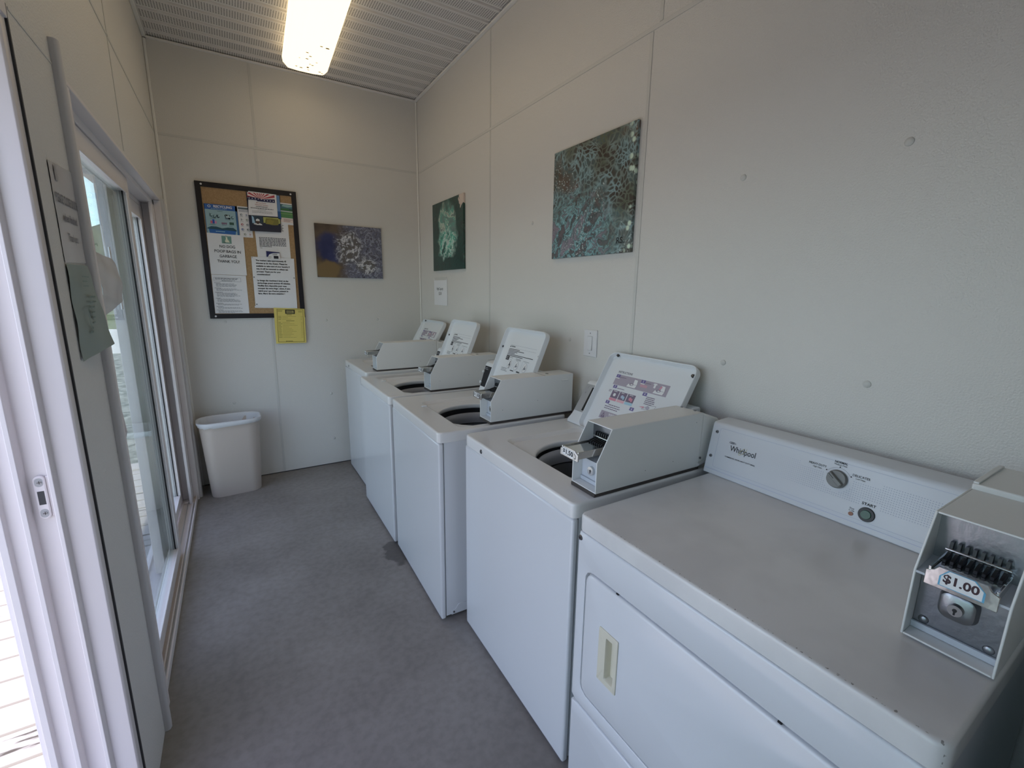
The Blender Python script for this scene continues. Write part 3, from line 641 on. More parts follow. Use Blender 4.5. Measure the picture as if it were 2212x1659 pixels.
# ---------------------------------------------------------------- washer
def screw_at(par, c_, ax, r=.007, name='screw'):
    bm = BM(); cyl(bm, c_, ax, r, .003, 18, r*.8); s = obj(name, bm, m_screw, par)
    q = Vector(ax).normalized(); bm = BM(); cyl(bm, Vector(c_)+q*.003, ax, r*.35, .0004, 8); obj('screw_socket', bm, m_black, s)
def washer(label, x, y0, w, top, style, rz=0, toe=False):
    t = thing('washing_machine', label, 'washing machine', (x, y0, 0), rz, 'white coin-operated washers in a row')
    D = .69; dz = top-.914
    z1 = .868+dz
    bm = BM(); oo = [(.026, .006), (D-.03, .006), (D-.03, w-.006), (.026, w-.006)]; ii = [(.028, .008), (D-.032, .008), (D-.032, w-.008), (.028, w-.008)]
    loops(bm, [[(a, b, .30) for a, b in ii], [(a, b, z1) for a, b in ii], [(a, b, z1) for a, b in oo], [(a, b, .022) for a, b in oo]], True, True); obj('cabinet', bm, m_white, t)
    bm = BM(); box(bm, .001, .0245, .001, w-.001, .012, z1-.002); obj('front_panel', bm, m_white, t, bevel=.008, seg=3)
    for a in (.09, w-.09):
        for b in (.08, D-.10):
            bm = BM(); cyl(bm, (b, a, 0), (0, 0, 1), .02, .025, 16); obj('foot', bm, m_dark, t)
    # bracket at the foot of the right side panel
    bm = BM(); prism(bm, [(.050, .020), (.13, .020), (.13, .066), (.085, .066), (.070, .045), (.050, .045)], 'y', .0035, .006); br = obj('side_bracket', bm, m_white, t, bevel=.002)
    screw_at(t, (.062, .0035, .032), (0, -1, 0), .005)
    # deck with sunken lid well and tub opening
    if style == 'A': cx_, cy_, R_ = .318, .300, .207; rec = (.112, .492, .045, .588)
    else: cx_, cy_, R_ = .318, .268, .205; rec = (.116, .490, .045, .565)
    c2 = (cx_, cy_); n = 300
    def Lp(i, z): return [(a, b, z+dz) for a, b in polar_rrect(c2, i, D-.02-i, i, w-i, max(.020-i*.6, .004), n)]
    def Rp(i, z): return [(a, b, z+dz) for a, b in polar_rrect(c2, rec[0]+i, rec[1]-i, rec[2]+i, rec[3]-i, .03, n)]
    def Op(r, z, clip=True):
        res = []
        for i in range(n):
            th = 2*math.pi*i/n; a, b = cx_+r*math.cos(th), cy_+r*math.sin(th)
            if clip: a = max(a, rec[0]+.006)
            res.append((a, b, z+dz))
        return res
    bm = BM(); loops(bm, [Lp(.006, .866), Lp(.001, .868), Lp(0, .872), Lp(0, .9050), Lp(.0008, .9095), Lp(.0030, .9126), Lp(.0065, .9142), Lp(.009, .9142), Rp(-.004, .9142), Rp(-.001, .9134), Rp(.013, .9015), Rp(.017, .9000), Op(R_+.008, .8985), Op(R_+.002, .8965), Op(R_, .892), Op(R_, .880), Op(R_+.008, .872)])
    obj('top', bm, m_top, t, smooth=48, wn=True)
    if style == 'B':
        bm = BM(); box(bm, .085, .112, .455, .467, .914+dz, .920+dz); obj('lid_latch', bm, m_lid, t, bevel=.002)
    # tub: rubber gap, balance ring, basket
    bm = BM(); loops(bm, [Op(R_+.012, .872, 0), Op(R_+.012, .30, 0)]); loops(bm, [Op(R_+.012, .31, 0), Op(.001, .31, 0)]); obj('outer_tub', bm, m_black, t)
    g = .850 if style == 'B' else .866
    bm = BM(); loops(bm, [Op(R_+.006, g-.030, 0), Op(R_+.004, g-.006, 0), Op(R_-.006, g, 0), Op(R_-.018, g-.008, 0), Op(R_-.022, g-.030, 0), Op(R_-.018, g-.055, 0)])
    obj('balance_ring', bm, m_tubring, t, smooth=50)
    bm = BM(); loops(bm, [Op(R_-.016, g-.060, 0), Op(R_-.010, g-.068, 0), Op(R_-.012, g-.11, 0), Op(R_-.006, g-.12, 0), Op(R_-.006, .42, 0), Op(R_-.03, .40, 0), Op(.06, .41, 0), Op(.05, .60, 0), Op(.04, .62, 0), Op(.001, .63, 0)])
    obj('basket', bm, m_basket, t, smooth=50)
    # console
    if style == 'A':
        pr = [(.498, .9145), (.503, .928), (.530, .952), (.537, .962), (.616, 1.088), (.628, 1.096), (.665, 1.096), (.670, 1.088), (.670, .9145)]
        bm = BM(); prism(bm, [(a, b+dz) for a, b in pr], 'y', .112, w-.045); con = obj('console', bm, m_lid, t, bevel=.005)
        sl_ = Vector((.616-.537, 0, 1.088-.962)); Ls = sl_.length
        ink = Ink((.537, w-.045, .962+dz), (0, -1, 0), sl_, .0006)
        if ink.N.x > 0: ink.N = -ink.N
        wc = w-.157
        bm = BM(); p0 = [(.005, .004), (wc-.005, .004), (wc-.005, Ls-.006), (.005, Ls-.006)]
        bm.faces.new([bm.verts.new(ink.pt(a, b, 1)) for a, b in p0]); obj('console_panel', bm, m_conset, t)
        ink.rect(.052, .012, .068, Ls-.018, K_, 3); ink.line([(.028, Ls-.016), (.024, Ls-.022), (.026, Ls-.028)], .001, K2, 3); ink.lines(.020, .030, Ls-.045, Ls-.055, 2, K2, .3, l=3)
        ink.build(t, 'console_printing')
        screw_at(t, (.0, w-.155, .884+dz), (-1, 0, 0), .009)
    else:
        pr = [(.500, .9145), (.512, .95), (.552, 1.078), (.560, 1.092), (.585, 1.10), (.665, 1.10), (.668, .9145)]
        bm = BM(); prism(bm, [(a, b+dz) for a, b in pr], 'y', .118, w-.070); con = obj('console', bm, m_lid, t, bevel=.004)
        sl_ = Vector((.040, 0, .128)); Ls = sl_.length
        ink = Ink((.512, w-.070, .95+dz), (0, -1, 0), sl_, .0006)
        if ink.N.x > 0: ink.N = -ink.N
        ink.rect(.006, .004, w-.20, Ls-.006, (14, 14, 18)); ink.lines(.012, .05, Ls-.012, Ls-.030, 2, (150, 150, 155), .3, l=1)
        ink.build(t, 'console_printing')
        for hh in (.20, .68):
            p_ = ink.pt(.004, Ls*hh, 1); bm = BM(); cyl(bm, p_, ink.N, .008, .006, 16); obj('console_clip', bm, m_lid, t)
    # lid, coin box, gasket, mat
    if style == 'A': lid(t, (.490, 0, .918+dz), math.radians(60), .125, .588, .368, 'A')
    else: lid(t, (.482, 0, .930+dz), math.radians(67.5), .112, .522, .405, 'B')
    bx = (.082, .004, .926+dz) if style == 'A' else (.255, .012, .926+dz)
    cb = coin_box(t, bx, style, '$1.50')
    bm = BM(); box(bm, bx[0]-.002, bx[0]+.46, bx[1]+.002, bx[1]+.113, .9142+dz, .9262+dz); obj('gasket', bm, m_gasket, t, bevel=.002)
    return t
washer('white washing machine next to the dryer, open lid printed with coloured INSTRUCTIONS', .768, .905, .740, .914, 'A', math.radians(-1.2)*-1*-1)
washer('white washing machine with WARNING lid label, second along from the dryer', .688, 1.703, .727, .912, 'B', math.radians(-1.6))
washer('white washing machine with WARNING lid label, third along from the dryer', .700, 2.457, .715, .912, 'B', math.radians(-.6))
washer('white washing machine in the far corner against the back wall', .752, 3.183, .700, .932, 'A', math.radians(0))
bm = BM(); tube(bm, [(1.30, .897, .935), (1.34, .8965, .940), (1.39, .8965, .955), (1.42, .8965, .99)], .006, 8)
h_ = obj('conduit', bm, m_conset); tag(h_, 'thin grey conduit curving behind the coin box nearest the dryer', 'conduit')

# ---------------------------------------------------------------- dryer
dr = thing('dryer', 'white coin-operated dryer with $1.00 coin slide and beige door handle', 'dryer', (.755, .105, 0))
w, D = .760, .69
bm = BM(); box(bm, .014, D-.02, .003, w-.003, .02, .862); obj('cabinet', bm, m_white, dr, bevel=.003)
bm = BM(); c2 = (.34, .38)
def Lp(i, z): return [(a, b, z) for a, b in polar_rrect(c2, -.001+i, D-.01-i, i, w-i, max(.022-i*.6, .004), 300)]
loops(bm, [Lp(.008, .864), Lp(.002, .865), Lp(0, .868), Lp(0, .9060), Lp(.0010, .9100), Lp(.0032, .9128), Lp(.0065, .9142), Lp(.010, .9142)], True, True)
obj('top', bm, m_dtop, dr, smooth=48, wn=True)
# upper front panel with door opening
bm = BM(); fy0, fy1, fz0, fz1 = .001, w-.001, .322, .862; dy0, dy1, dz0, dz1 = .036, w-.036, .369, .764
cc = ((dy0+dy1)/2, (dz0+dz1)/2)
def FL(i, x_, a=(fy0, fy1, fz0, fz1), r=.008): return [(x_, p, q_) for p, q_ in polar_rrect(cc, a[0]+i, a[1]-i, a[2]+i, a[3]-i, max(r-i*.4, .003), 160)]
DR = (dy0, dy1, dz0, dz1)
loops(bm, [FL(0, .013), FL(0, .004), FL(.002, .0015), FL(.006, 0), FL(-.004, 0, DR, .03), FL(0, .002, DR, .03), FL(.001, .012, DR, .03)])
obj('front_panel', bm, m_white, dr, smooth=45)
hy0, hy1, hz0, hz1 = .583, .652, .478, .638; py0, py1, pz0, pz1 = .594, .624, .496, .620
cc_keep = cc; cc = ((py0+py1)/2, (pz0+pz1)/2); HH = (hy0, hy1, hz0, hz1); PP = (py0, py1, pz0, pz1)
bm = BM(); D2 = (dy0+.005, dy1-.005, dz0+.005, dz1-.005)
loops(bm, [FL(0, .0098, D2, .03), FL(0, .003, D2, .03), FL(.003, -.001, D2, .03), FL(.008, -.003, D2, .03), FL(.003, -.003, HH, .003), FL(.003, .009, HH, .003)])
door = obj('door', bm, m_white, dr, smooth=45)
cc = cc_keep
for yy in (.20, .60):
    bm = BM(); box(bm, .0005, .008, yy, yy+.007, dz1-.0045, dz1-.0012); obj('hinge', bm, m_black, dr)
# lower front panel
bm = BM(); DL = (.001, w-.001, .03, .317)
cc_old = cc; cc = (.38, .17)
loops(bm, [FL(0, .013, DL), FL(0, .004, DL), FL(.002, .0015, DL), FL(.006, 0, DL)], False, True); obj('lower_panel', bm, m_white, dr, smooth=45)
cc = cc_old
# cream recessed handle: world y .688-.757, z .478-.638
cc = ((py0+py1)/2, (pz0+pz1)/2); bm = BM()
loops(bm, [FL(0, -.002, HH, .003), FL(0, -.0055, HH, .003), FL(.0015, -.0065, HH, .003), FL(-.001, -.0065, PP, .003), FL(.001, -.003, PP, .003), FL(.003, .013, PP, .003)], False, True)
obj('handle', bm, m_cream, door, smooth=30)
screw_at(dr, (.0, .749, .844), (-1, 0, 0), .008)
# console; face runs from (x .556, z .914) to (.590, 1.08)
P0 = Vector((.556, 0, .9145)); P1 = Vector((.590, 0, 1.080)); Lv = (P1-P0)
bm = BM(); prism(bm, [(P0.x, P0.z), (P1.x, P1.z), (.597, 1.086), (.668, 1.090), (.680, 1.082), (.680, .9145)], 'y', .004, .778-.0); con = obj('console', bm, m_panel, dr, bevel=.004)
ink = Ink((P0.x, .778, P0.z), (0, -1, 0), Lv, .0005)
if ink.N.x > 0: ink.N = -ink.N
# face coordinates: u = .883 - world y
def fu(yw): return .883-yw
ink.rect(.006, .0165, .775, .0176, (150, 156, 176)); ink.rect(.010, .0215, .775, .0222, (170, 176, 192))
ink.frame(fu(.853), .027, .765, .158, .0008, (150, 156, 170), 0, .008)
ink.text('Whirlpool', fu(.764), .103, .0255, (30, 30, 36), bold=.006, l=1, w=.084)
pts = [(fu(.764)+.017*math.cos(t)*math.cos(.9)-.005*math.sin(t)*math.sin(.9), .104+.017*math.cos(t)*math.sin(.9)+.005*math.sin(t)*math.cos(.9)) for t in [i*math.pi/12 for i in range(3, 24)]]
ink.line(pts, .0010, (150, 146, 96), 2)
pts = [(fu(.802)+.011*math.cos(t), .121+.0032*math.sin(t)) for t in [i*math.pi/10 for i in range(21)]]; ink.line(pts, .0010, (60, 60, 66), 1); ink.line([(fu(.802)-.006, .1208), (fu(.802)+.006, .1212)], .0026, (70, 70, 76), 1)
ink.text('COMMERCIAL DRYER-HEAVY DUTY SERIES', fu(.768), .0725, .0055, (40, 40, 46), bold=.015, l=1, w=.100)
for i in range(100):                                  # dot pattern, larger towards the right
    u = fu(.682)+i*.0052
    if u > .76: break
    for j in range(12):
        v_ = .068+j*.0056
        s = min(.0014, .0003+.000045*i)
        if math.hypot((u-fu(.501)), v_-.112) < .034: continue
        if v_ > .121 and abs(u-fu(.50)) < .095: continue
        if v_ < .080 and fu(.44) < u < fu(.40): continue
        ink.rect(u-s*.75, v_-s*.5, u+s*.75, v_+s*.5, (136, 142, 156))
ink.text('HEAVY-DUTY', fu(.554), .135, .0083, K_, l=1, w=.044, bold=.01); ink.text('High Heat', fu(.553), .1275, .0062, K_, l=1, w=.022)
ink.text('NORMAL', fu(.501), .1565, .0083, K_, l=1, w=.030, bold=.02); ink.text('Medium Heat', fu(.501), .1500, .0060, K_, l=1, w=.030)
ink.text('DELICATES', fu(.451), .1345, .0083, K_, l=1, w=.038, bold=.01); ink.text('Low Heat', fu(.451), .1275, .0062, K_, l=1, w=.021)
for a, b in ((.530, .128), (.501, .1445), (.472, .128)): ink.disc(fu(a), b, .0017, K_, 1, 12)
ink.line([(fu(.501)+.0305*math.cos(t), .112+.0305*math.sin(t)) for t in [math.radians(30+i*6) for i in range(21)]], .0005, (110, 112, 120), 1)
ink.text('START', fu(.421), .0725, .0095, K_, l=1, w=.030, bold=.02)
ink.text('Dryer', fu(.453), .0500, .0060, K_, l=1, w=.011); ink.text('In Use', fu(.453), .0445, .0060, K_, l=1, w=.012)
ink.build(dr, 'console_printing')
Nf = ink.N
for yw, l_ in ((.864, .143), (.868, .060)): screw_at(dr, ink.pt(fu(yw)+.001, l_), Nf, .0055)
kc = ink.pt(fu(.501), .112)
bm = BM(); cyl(bm, kc, Nf, .0245, .004, 40); kb = obj('knob', bm, m_knob, dr, bevel=.001)
bm = BM(); cyl(bm, Vector(kc)+Nf*.004, Nf, .0235, .006, 40, .0225)
q = ink; U_, V_ = ink.U, ink.V; a_ = math.radians(-38); dU = U_*math.cos(a_)+V_*math.sin(a_); dV = -U_*math.sin(a_)+V_*math.cos(a_)
base = Vector(kc)+Nf*.009
vs = []
for h_ in (0, .012):
    for s1, s2 in ((-1, -1), (1, -1), (1, 1), (-1, 1)): vs.append(bm.verts.new(base+dU*.0205*s1+dV*.0062*s2*(1 if h_ == 0 else .8)+Nf*h_))
for f in ((0, 1, 2, 3), (4, 5, 6, 7), (0, 1, 5, 4), (1, 2, 6, 5), (2, 3, 7, 6), (3, 0, 4, 7)): bm.faces.new([vs[i] for i in f])
obj('knob_grip', bm, m_knob, kb, bevel=.001)
ik = Ink(base+Nf*.012, dU, dV, .0003); ik.N = Nf; ik.rect(-.019, -.0007, -.002, .0007, K_); ik.build(kb, 'knob_pointer')
sc2 = ink.pt(fu(.421), .047)
bm = BM(); cyl(bm, sc2, Nf, .0185, .004, 36, .017); sb_ = obj('start_button', bm, m_black, dr)
bm = BM(); cyl(bm, Vector(sc2)+Nf*.004, Nf, .0115, .003, 30, .0105); obj('button_cap', bm, m_green, sb_)
bm = BM(); cyl(bm, ink.pt(fu(.453), .036), Nf, .0052, .002, 20); obj('indicator_light', bm, m_orange, dr)
cb = coin_box(dr, (.202, .004, .9185), 'dryer', '$1.00', wd_=.118, H=.2205, Hf=.125, ln_=.236)
bm = BM(); box(bm, .437, .612, .005, .121, 1.094, 1.150); box(bm, .439, .555, .006, .120, .93, 1.094); hs = obj('meter_case', bm, m_box, dr, bevel=.003)
bm = BM(); box(bm, .440, .608, .112, .1205, 1.150, 1.154); obj('case_lip', bm, m_box, hs, bevel=.001)
bm = BM(); cyl(bm, (.575, .035, 1.1505), (0, 0, 1), .012, .0015, 24); obj('case_lock', bm, m_screw, hs)
# unseen dryer added just past the edge of the view to shade the gap
def copy_tree(o, parent=None):
    c = o.copy(); C.objects.link(c)
    if parent: c.parent = parent
    for ch in list(o.children): copy_tree(ch, c)
    return c
d2 = copy_tree(dr); d2.location.y = .105-.76-.065; d2['label'] = 'unseen second white dryer added beyond the right edge to shade the gap beside the $1.00 dryer'
# stains worn into the lacquer of the dryer top are part of its finish
# ---------------------------------------------------------------- waste bin
wb = thing('waste_bin', 'beige plastic waste bin with white liner in the far left corner', 'waste bin', (-.10, 3.80, 0), math.radians(3))
def RR(hx, hy, r, z, n=8): return [(a, b, z) for a, b in rrect(-hx, hx, -hy, hy, r, n)]
bm = BM(); loops(bm, [RR(.150, .085, .06, .004), RR(.158, .093, .065, .0), RR(.161, .096, .066, .010), RR(.188, .118, .085, .50), RR(.192, .122, .088, .545), RR(.200, .130, .094, .552), RR(.202, .132, .095, .562), RR(.196, .126, .092, .566), RR(.186, .116, .085, .556), RR(.155, .09, .06, .02)], True, True)
obj('body', bm, m_binm, wb, smooth=50)
bm = BM(); L = []
for hx, hy, r, z, amp in ((.195, .125, .09, .532, .0025), (.199, .129, .092, .540, .002), (.2035, .1335, .095, .556, .0008), (.2035, .1335, .096, .567, .0), (.196, .126, .092, .5695, 0), (.186, .116, .085, .560, 0), (.178, .108, .078, .45, .004), (.16, .095, .065, .22, .008)):
    L.append([(a*(1+random.uniform(-1, 1)*amp/.19), b*(1+random.uniform(-1, 1)*amp/.12), c_+(random.uniform(-.004, .004) if amp > .002 else 0)+(.008 if z < .538 and a > .02 and z > .5 else 0)) for a, b, c_ in RR(hx, hy, r, z)])
loops(bm, L, False, True); obj('liner', bm, m_liner, wb, smooth=60)

# ---------------------------------------------------------------- bulletin board
yb = YB
bx0, bx1, bz0, bz1 = -.150, .490, 1.280, 2.228
bb = thing('bulletin_board', 'black-framed cork bulletin board covered in notices on the back wall', 'bulletin board', (0, 0, 0))
bm = BM(); box(bm, bx0+.02, bx1-.02, yb-.012, yb-.001, bz0+.02, bz1-.02); obj('cork_panel', bm, m_cork, bb)
f_ = .034
bm = BM()
o_l = [(bx0, bz0), (bx1, bz0), (bx1, bz1), (bx0, bz1)]; i_l = [(bx0+f_, bz0+f_), (bx1-f_, bz0+f_), (bx1-f_, bz1-f_), (bx0+f_, bz1-f_)]
loops(bm, [[(a, yb-.001, b) for a, b in o_l], [(a, yb-.018, b) for a, b in o_l], [(a, yb-.018, b) for a, b in i_l], [(a, yb-.010, b) for a, b in i_l]])
fr_ = obj('frame', bm, m_frame, bb, bevel=.001)
for a, b in ((-.112, 2.210), (.452, 2.207), (-.114, 1.297)):
    bm = BM(); cyl(bm, (a, yb-.018, b), (0, -1, 0), .0065, .002, 16); obj('screw_cap', bm, m_switch, fr_)

def sheet(name, label, cat, pts, yoff, m, group=None, curl=0):
    """a sheet of paper on the back wall; pts: 4 corners (x,z) tl,tr,br,bl"""
    tl, tr_, br, bl = [Vector((p[0], 0, p[1])) for p in pts]
    c_ = (tl+tr_+br+bl)/4; t = thing(name, label, cat, (c_.x, yb-yoff, c_.z), 0, group)
    bm = BM(); nx, ny = 8, 10; G = []
    for j in range(ny+1):
        row = []
        for i in range(nx+1):
            a, b = i/nx, j/ny; p = (tl*(1-a)+tr_*a)*(1-b)+(bl*(1-a)+br*a)*b-c_
            row.append((p.x, -.0008-curl*(max(0, b-.6)/.4)**2*.012-.0006*math.sin(7*a+5*b)**2, p.z))
        G.append(row)
    Va = [[bm.verts.new(p) for p in r] for r in G]; Vb = [[bm.verts.new((p[0], p[1]+.0004, p[2])) for p in r] for r in G]
    for j in range(ny):
        for i in range(nx):
            bm.faces.new([Va[j][i], Va[j][i+1], Va[j+1][i+1], Va[j+1][i]]); bm.faces.new([Vb[j][i], Vb[j+1][i], Vb[j+1][i+1], Vb[j][i+1]])
    ring = [(0, i) for i in range(nx)]+[(j, nx) for j in range(ny)]+[(ny, nx-i) for i in range(nx)]+[(ny-j, 0) for j in range(ny)]
    for (a, b), (c2_, d) in zip(ring, ring[1:]+ring[:1]): bm.faces.new([Va[a][b], Vb[a][b], Vb[c2_][d], Va[c2_][d]])
    obj('sheet', bm, m, t, smooth=60)
    # printing frame with origin at the bottom-left corner, u right, v up
    ud = (tr_-tl+br-bl).normalized(); ik = Ink((bl.x-c_.x, -.0020, bl.z-c_.z), ud, Vector((-ud.z, 0, ud.x)), .0005); ik.N = Vector((0, -1, 0))
    return t, ik, (tr_-tl).length, (tl-bl).length
m_blue = mat('poster_pale_blue', (.36, .55, .60), .5)
B_ = yb*0+.012   # surface of the cork
# recycling poster
t, ik, w_, h_ = sheet('poster', 'pale blue RECYCLING poster at upper left of the bulletin board', 'poster', [(-.109, 2.083), (.090, 2.083), (.092, 1.872), (-.109, 1.872)], .013, m_blue)
dB = (44, 82, 140); dk = (52, 74, 84)
ik.rect(0, h_-.036, w_, h_, dB); ik.rect(w_-.012, 0, w_, h_, (46, 84, 124)); ik.rect(0, 0, .003, h_, (46, 84, 124))
ik.text('RECYCLING', .112, h_-.015, .0225, WH, bold=.03, l=1, w=.112); ik.lines(.04, .170, h_-.026, h_-.033, 1, (150, 180, 210), .3, l=1)
ik.line([(.030+.008*math.cos(t_), h_-.015+.007*math.sin(t_)) for t_ in [i*math.pi/6 for i in range(13)]], .003, WH, 1)
ik.lines(.075, .125, h_-.042, h_-.048, 1, dk, .4)
for u, v_ in ((.035, .135), (.055, .128), (.078, .130), (.128, .137), (.145, .128), (.165, .128)):
    ik.disc(u, v_, .010, dk if (u*1000) % 2 < 1 else (80, 104, 110), 0, 7, .012); ik.disc(u+.004, v_+.003, .005, (150, 176, 180), 1, 6)
ik.line([(.028, .15), (.040, .122), (.060, .118), (.072, .142)], .003, dk, 1); ik.rect(.120, .118, .150, .146, (70, 84, 96)); ik.rect(.125, .126, .144, .144, (170, 190, 200), 1)
for u, c_ in ((.035, (176, 92, 110)), (.047, (40, 72, 150)), (.060, (170, 120, 150))): ik.rect(u-.006, .080, u+.006, .098 if c_[0] > 100 else .108, c_)
for u in (.100, .110, .122): ik.disc(u, .085, .006, (110, 90, 110), 0, 8, .008)
for u in (.148, .157, .166): ik.rect(u-.004, .078, u+.004, .096, (44, 76, 66))
for a, b, v_ in ((.03, .08, .115), (.12, .17, .113), (.02, .075, .072), (.095, .13, .072), (.14, .175, .070)): ik.lines(a, b, v_+.002, v_-.002, 1, dk, .5)
ik.poly([(.006, .048), (.03, .060), (.06, .060), (.095, .050), (.13, .058), (.165, .058), (.184, .042), (.184, .036), (.006, .042)], (38, 70, 82), 1)
ik.poly([(.014, .042), (.180, .038), (.172, 0), (.020, 0)], (38, 84, 142), 1); ik.lines(.055, .14, .030, .024, 1, (150, 190, 220), .6, l=2)
ik.build(t)
# sorting chart
t, ik, w_, h_ = sheet('poster', 'narrow white sorting chart with small icons, right of the blue recycling poster', 'poster', [(.092, 2.086), (.172, 2.086), (.176, 1.871), (.094, 1.871)], .0125, m_paper)
ik.rect(.002, h_-.020, w_, h_-.008, (70, 84, 92)); ik.lines(.006, w_, h_-.024, h_-.038, 2, (90, 96, 120), .4)
for j in range(5):
    for i in range(2):
        u, v_ = .020+i*.034+(.012 if j == 4 else 0), h_-.058-j*.034
        ik.disc(u, v_, .009, [(104, 108, 112), (70, 84, 130), (84, 88, 92), (120, 124, 110), (150, 84, 90)][(i+j*2) % 5], 0, [5, 3, 8, 6][(i+j) % 4], .008); ik.disc(u+.002, v_, .004, (170, 174, 178), 1, 6); ik.rect(u-.010, v_-.0125, u+.010, v_-.011, (110, 112, 116))
ik.build(t)
# no dog bags
t, ik, w_, h_ = sheet('notice', 'white notice reading NO DOG POOP BAGS IN GARBAGE THANK YOU!', 'notice', [(-.111, 1.886), (.113, 1.882), (.111, 1.596), (-.113, 1.598)], .016, m_paper)
cx_ = w_/2+.002; dg = (44, 44, 48)
ik.rect(cx_-.029, h_-.066, cx_+.031, h_-.014, (96, 128, 120)); ik.poly([(cx_-.010, h_-.058), (cx_+.020, h_-.058), (cx_+.012, h_-.042), (cx_+.006, h_-.034), (cx_+.008, h_-.026), (cx_+.002, h_-.020), (cx_-.004, h_-.024), (cx_-.002, h_-.034), (cx_-.008, h_-.046)], (196, 196, 170), 1); ik.lines(cx_-.02, cx_+.0, h_-.055, h_-.062, 1, (70, 70, 66), .6, l=2)
for s_, v_, ww in (('NO DOG', .089, .096), ('POOP BAGS IN', .123, .163), ('GARBAGE', .157, .106), ('THANK YOU!', .193, .138)): ik.text(s_, cx_+.002, h_-v_, .027, dg, bold=.012, w=ww)
ik.build(t)
# rules sheet
t, ik, w_, h_ = sheet('notice', 'white sheet of dense typed rules at lower left of the bulletin board', 'notice', [(-.112, 1.596), (.104, 1.594), (.103, 1.316), (-.115, 1.318)], .0140, m_paper)
ik.frame(.012, h_-.046, w_-.035, h_-.018, .0009, K2); ik.lines(.02, w_-.05, h_-.021, h_-.034, 2, K2, .45, (.9, 1)); ik.lines(.06, .15, h_-.036, h_-.048, 2, K2, .4)
v_ = h_-.055
for n_ in (4, 3, 5, 4, 2, 2, 3):
    ik.lines(.012, .06, v_, v_-.005, 1, K2, .5); ik.lines(.022, w_-.03, v_-.005, v_-.005-.0062*n_, n_, (110, 110, 114), .38, (.6, 1)); v_ -= .012+.0062*n_
ik.build(t)
# letter behind
t, ik, w_, h_ = sheet('letter', 'typed French letter pinned behind the photo flyer and business card', 'letter', [(.190, 1.985), (.418, 1.985), (.419, 1.730), (.194, 1.730)], .0128, m_paper)
ik.lines(.025, .20, h_-.005, h_-.055, 5, K2, .35, (.9, 1))
for i, f in enumerate((1, 1, 1, 1, 1, 1, .45)): ik.lines(.020, .020+(w_-.048)*f, .152-.0105*i, .1415-.0105*i, 1, K2, .5, (1, 1))
ik.lines(.022, .045, .074, .068, 1, K2, .5); ik.build(t)
# green photo flyer
t, ik, w_, h_ = sheet('flyer', 'landscape photo flyer with green field at right edge of the bulletin board', 'flyer', [(.372, 2.140), (.468, 2.138), (.466, 1.982), (.370, 1.986)], .014, m_paper)
ik.rect(0, .098, w_, .145, (58, 92, 100)); ik.poly([(0, .098), (w_, .098), (w_, .104), (.05, .118), (0, .112)], (50, 92, 58), 1); ik.poly([(.01, .13), (.05, .124), (w_, .134), (w_, .142), (.02, .142)], (120, 150, 150), 1); ik.rect(.06, .108, w_, .114, (30, 40, 46), 2)
ik.rect(0, .048, w_, .092, (72, 116, 74)); ik.rect(0, .076, w_, .0775, (150, 176, 110), 1); ik.rect(0, .014, w_, .046, (200, 176, 170)); ik.lines(.02, .085, .040, .018, 3, (120, 84, 90), .4, l=1); ik.build(t)
# big photo flyer
m_navy = mat('flyer_navy', (.014, .022, .055), .35)
t, ik, w_, h_ = sheet('flyer', 'dark photo flyer showing a person in a white cap beside a map', 'flyer', [(.158, 2.190), (.378, 2.190), (.366, 1.922), (.160, 1.918)], .0175, m_navy, curl=.6)
ik.rect(.192, .155, .216, .268, (82, 112, 148)); ik.rect(.196, .10, .216, .155, (34, 74, 120)); ik.rect(.02, .045, .090, .115, (40, 54, 66)); ik.poly([(.02, .05), (.04, .05), (.032, .10), (.02, .11)], (130, 160, 180), 1)
ik.poly([(.022, .040), (.090, .040), (.080, .054), (.066, .060), (.048, .060), (.030, .054)], (200, 206, 214), 2); ik.disc(.056, .068, .012, (66, 50, 44), 2, 14, .015); ik.poly([(.044, .074), (.070, .074), (.068, .086), (.056, .091), (.046, .085)], (206, 208, 210), 3)
ik.rect(.094, .046, .206, .106, (146, 148, 84)); ik.poly([(.108, .052), (.190, .052), (.196, .070), (.194, .096), (.150, .100), (.112, .098), (.105, .075)], (104, 100, 48), 1); ik.poly([(.115, .060), (.150, .055), (.165, .080), (.14, .092), (.118, .085)], (120, 112, 52), 2)
ik.lines(.094, .19, .042, .028, 2, (110, 124, 150), .3); ik.disc(.034, .018, .005, (150, 30, 40), 1, 8); ik.build(t)
# Fourth-of-July style society notice
t, ik, w_, h_ = sheet('notice', 'white notice headed with red stripes and a starred blue band', 'notice', [(.172, 2.196), (.353, 2.192), (.352, 2.034), (.160, 2.030)], .022, m_paper)
ik.rect(.004, .118, w_, .158, (196, 176, 176))
for i in range(9):
    t0_ = math.radians(12+i*19.5); t1 = t0_+math.radians(9.5); cx0 = .085
    def edge(th):
        dx_, dy_ = math.cos(th), math.sin(th); s_ = min((.158-.118)/max(dy_, 1e-3), ((w_-cx0) if dx_ > 0 else (cx0-.004))/max(abs(dx_), 1e-3)); return (cx0+dx_*s_, .118+dy_*s_)
    ik.poly([(cx0, .118), edge(t0_), edge(t1)], (146, 52, 60), 1)
ik.poly([(.006, .108), (.060, .108), (.064, .102), (w_, .102), (w_, .126), (.09, .118), (.075, .124), (.006, .128)], (28, 30, 66), 2)
for i in range(9): ik.disc(.014+i*.0195, .1175 if i < 5 else .112, .0038, (216, 218, 226), 3, 5)
ik.text('Isle La Motte', .088, .091, .0125, (140, 70, 56), l=1, w=.064); ik.text('Historical Society', .090, .077, .0125, (140, 70, 56), l=1, w=.084)
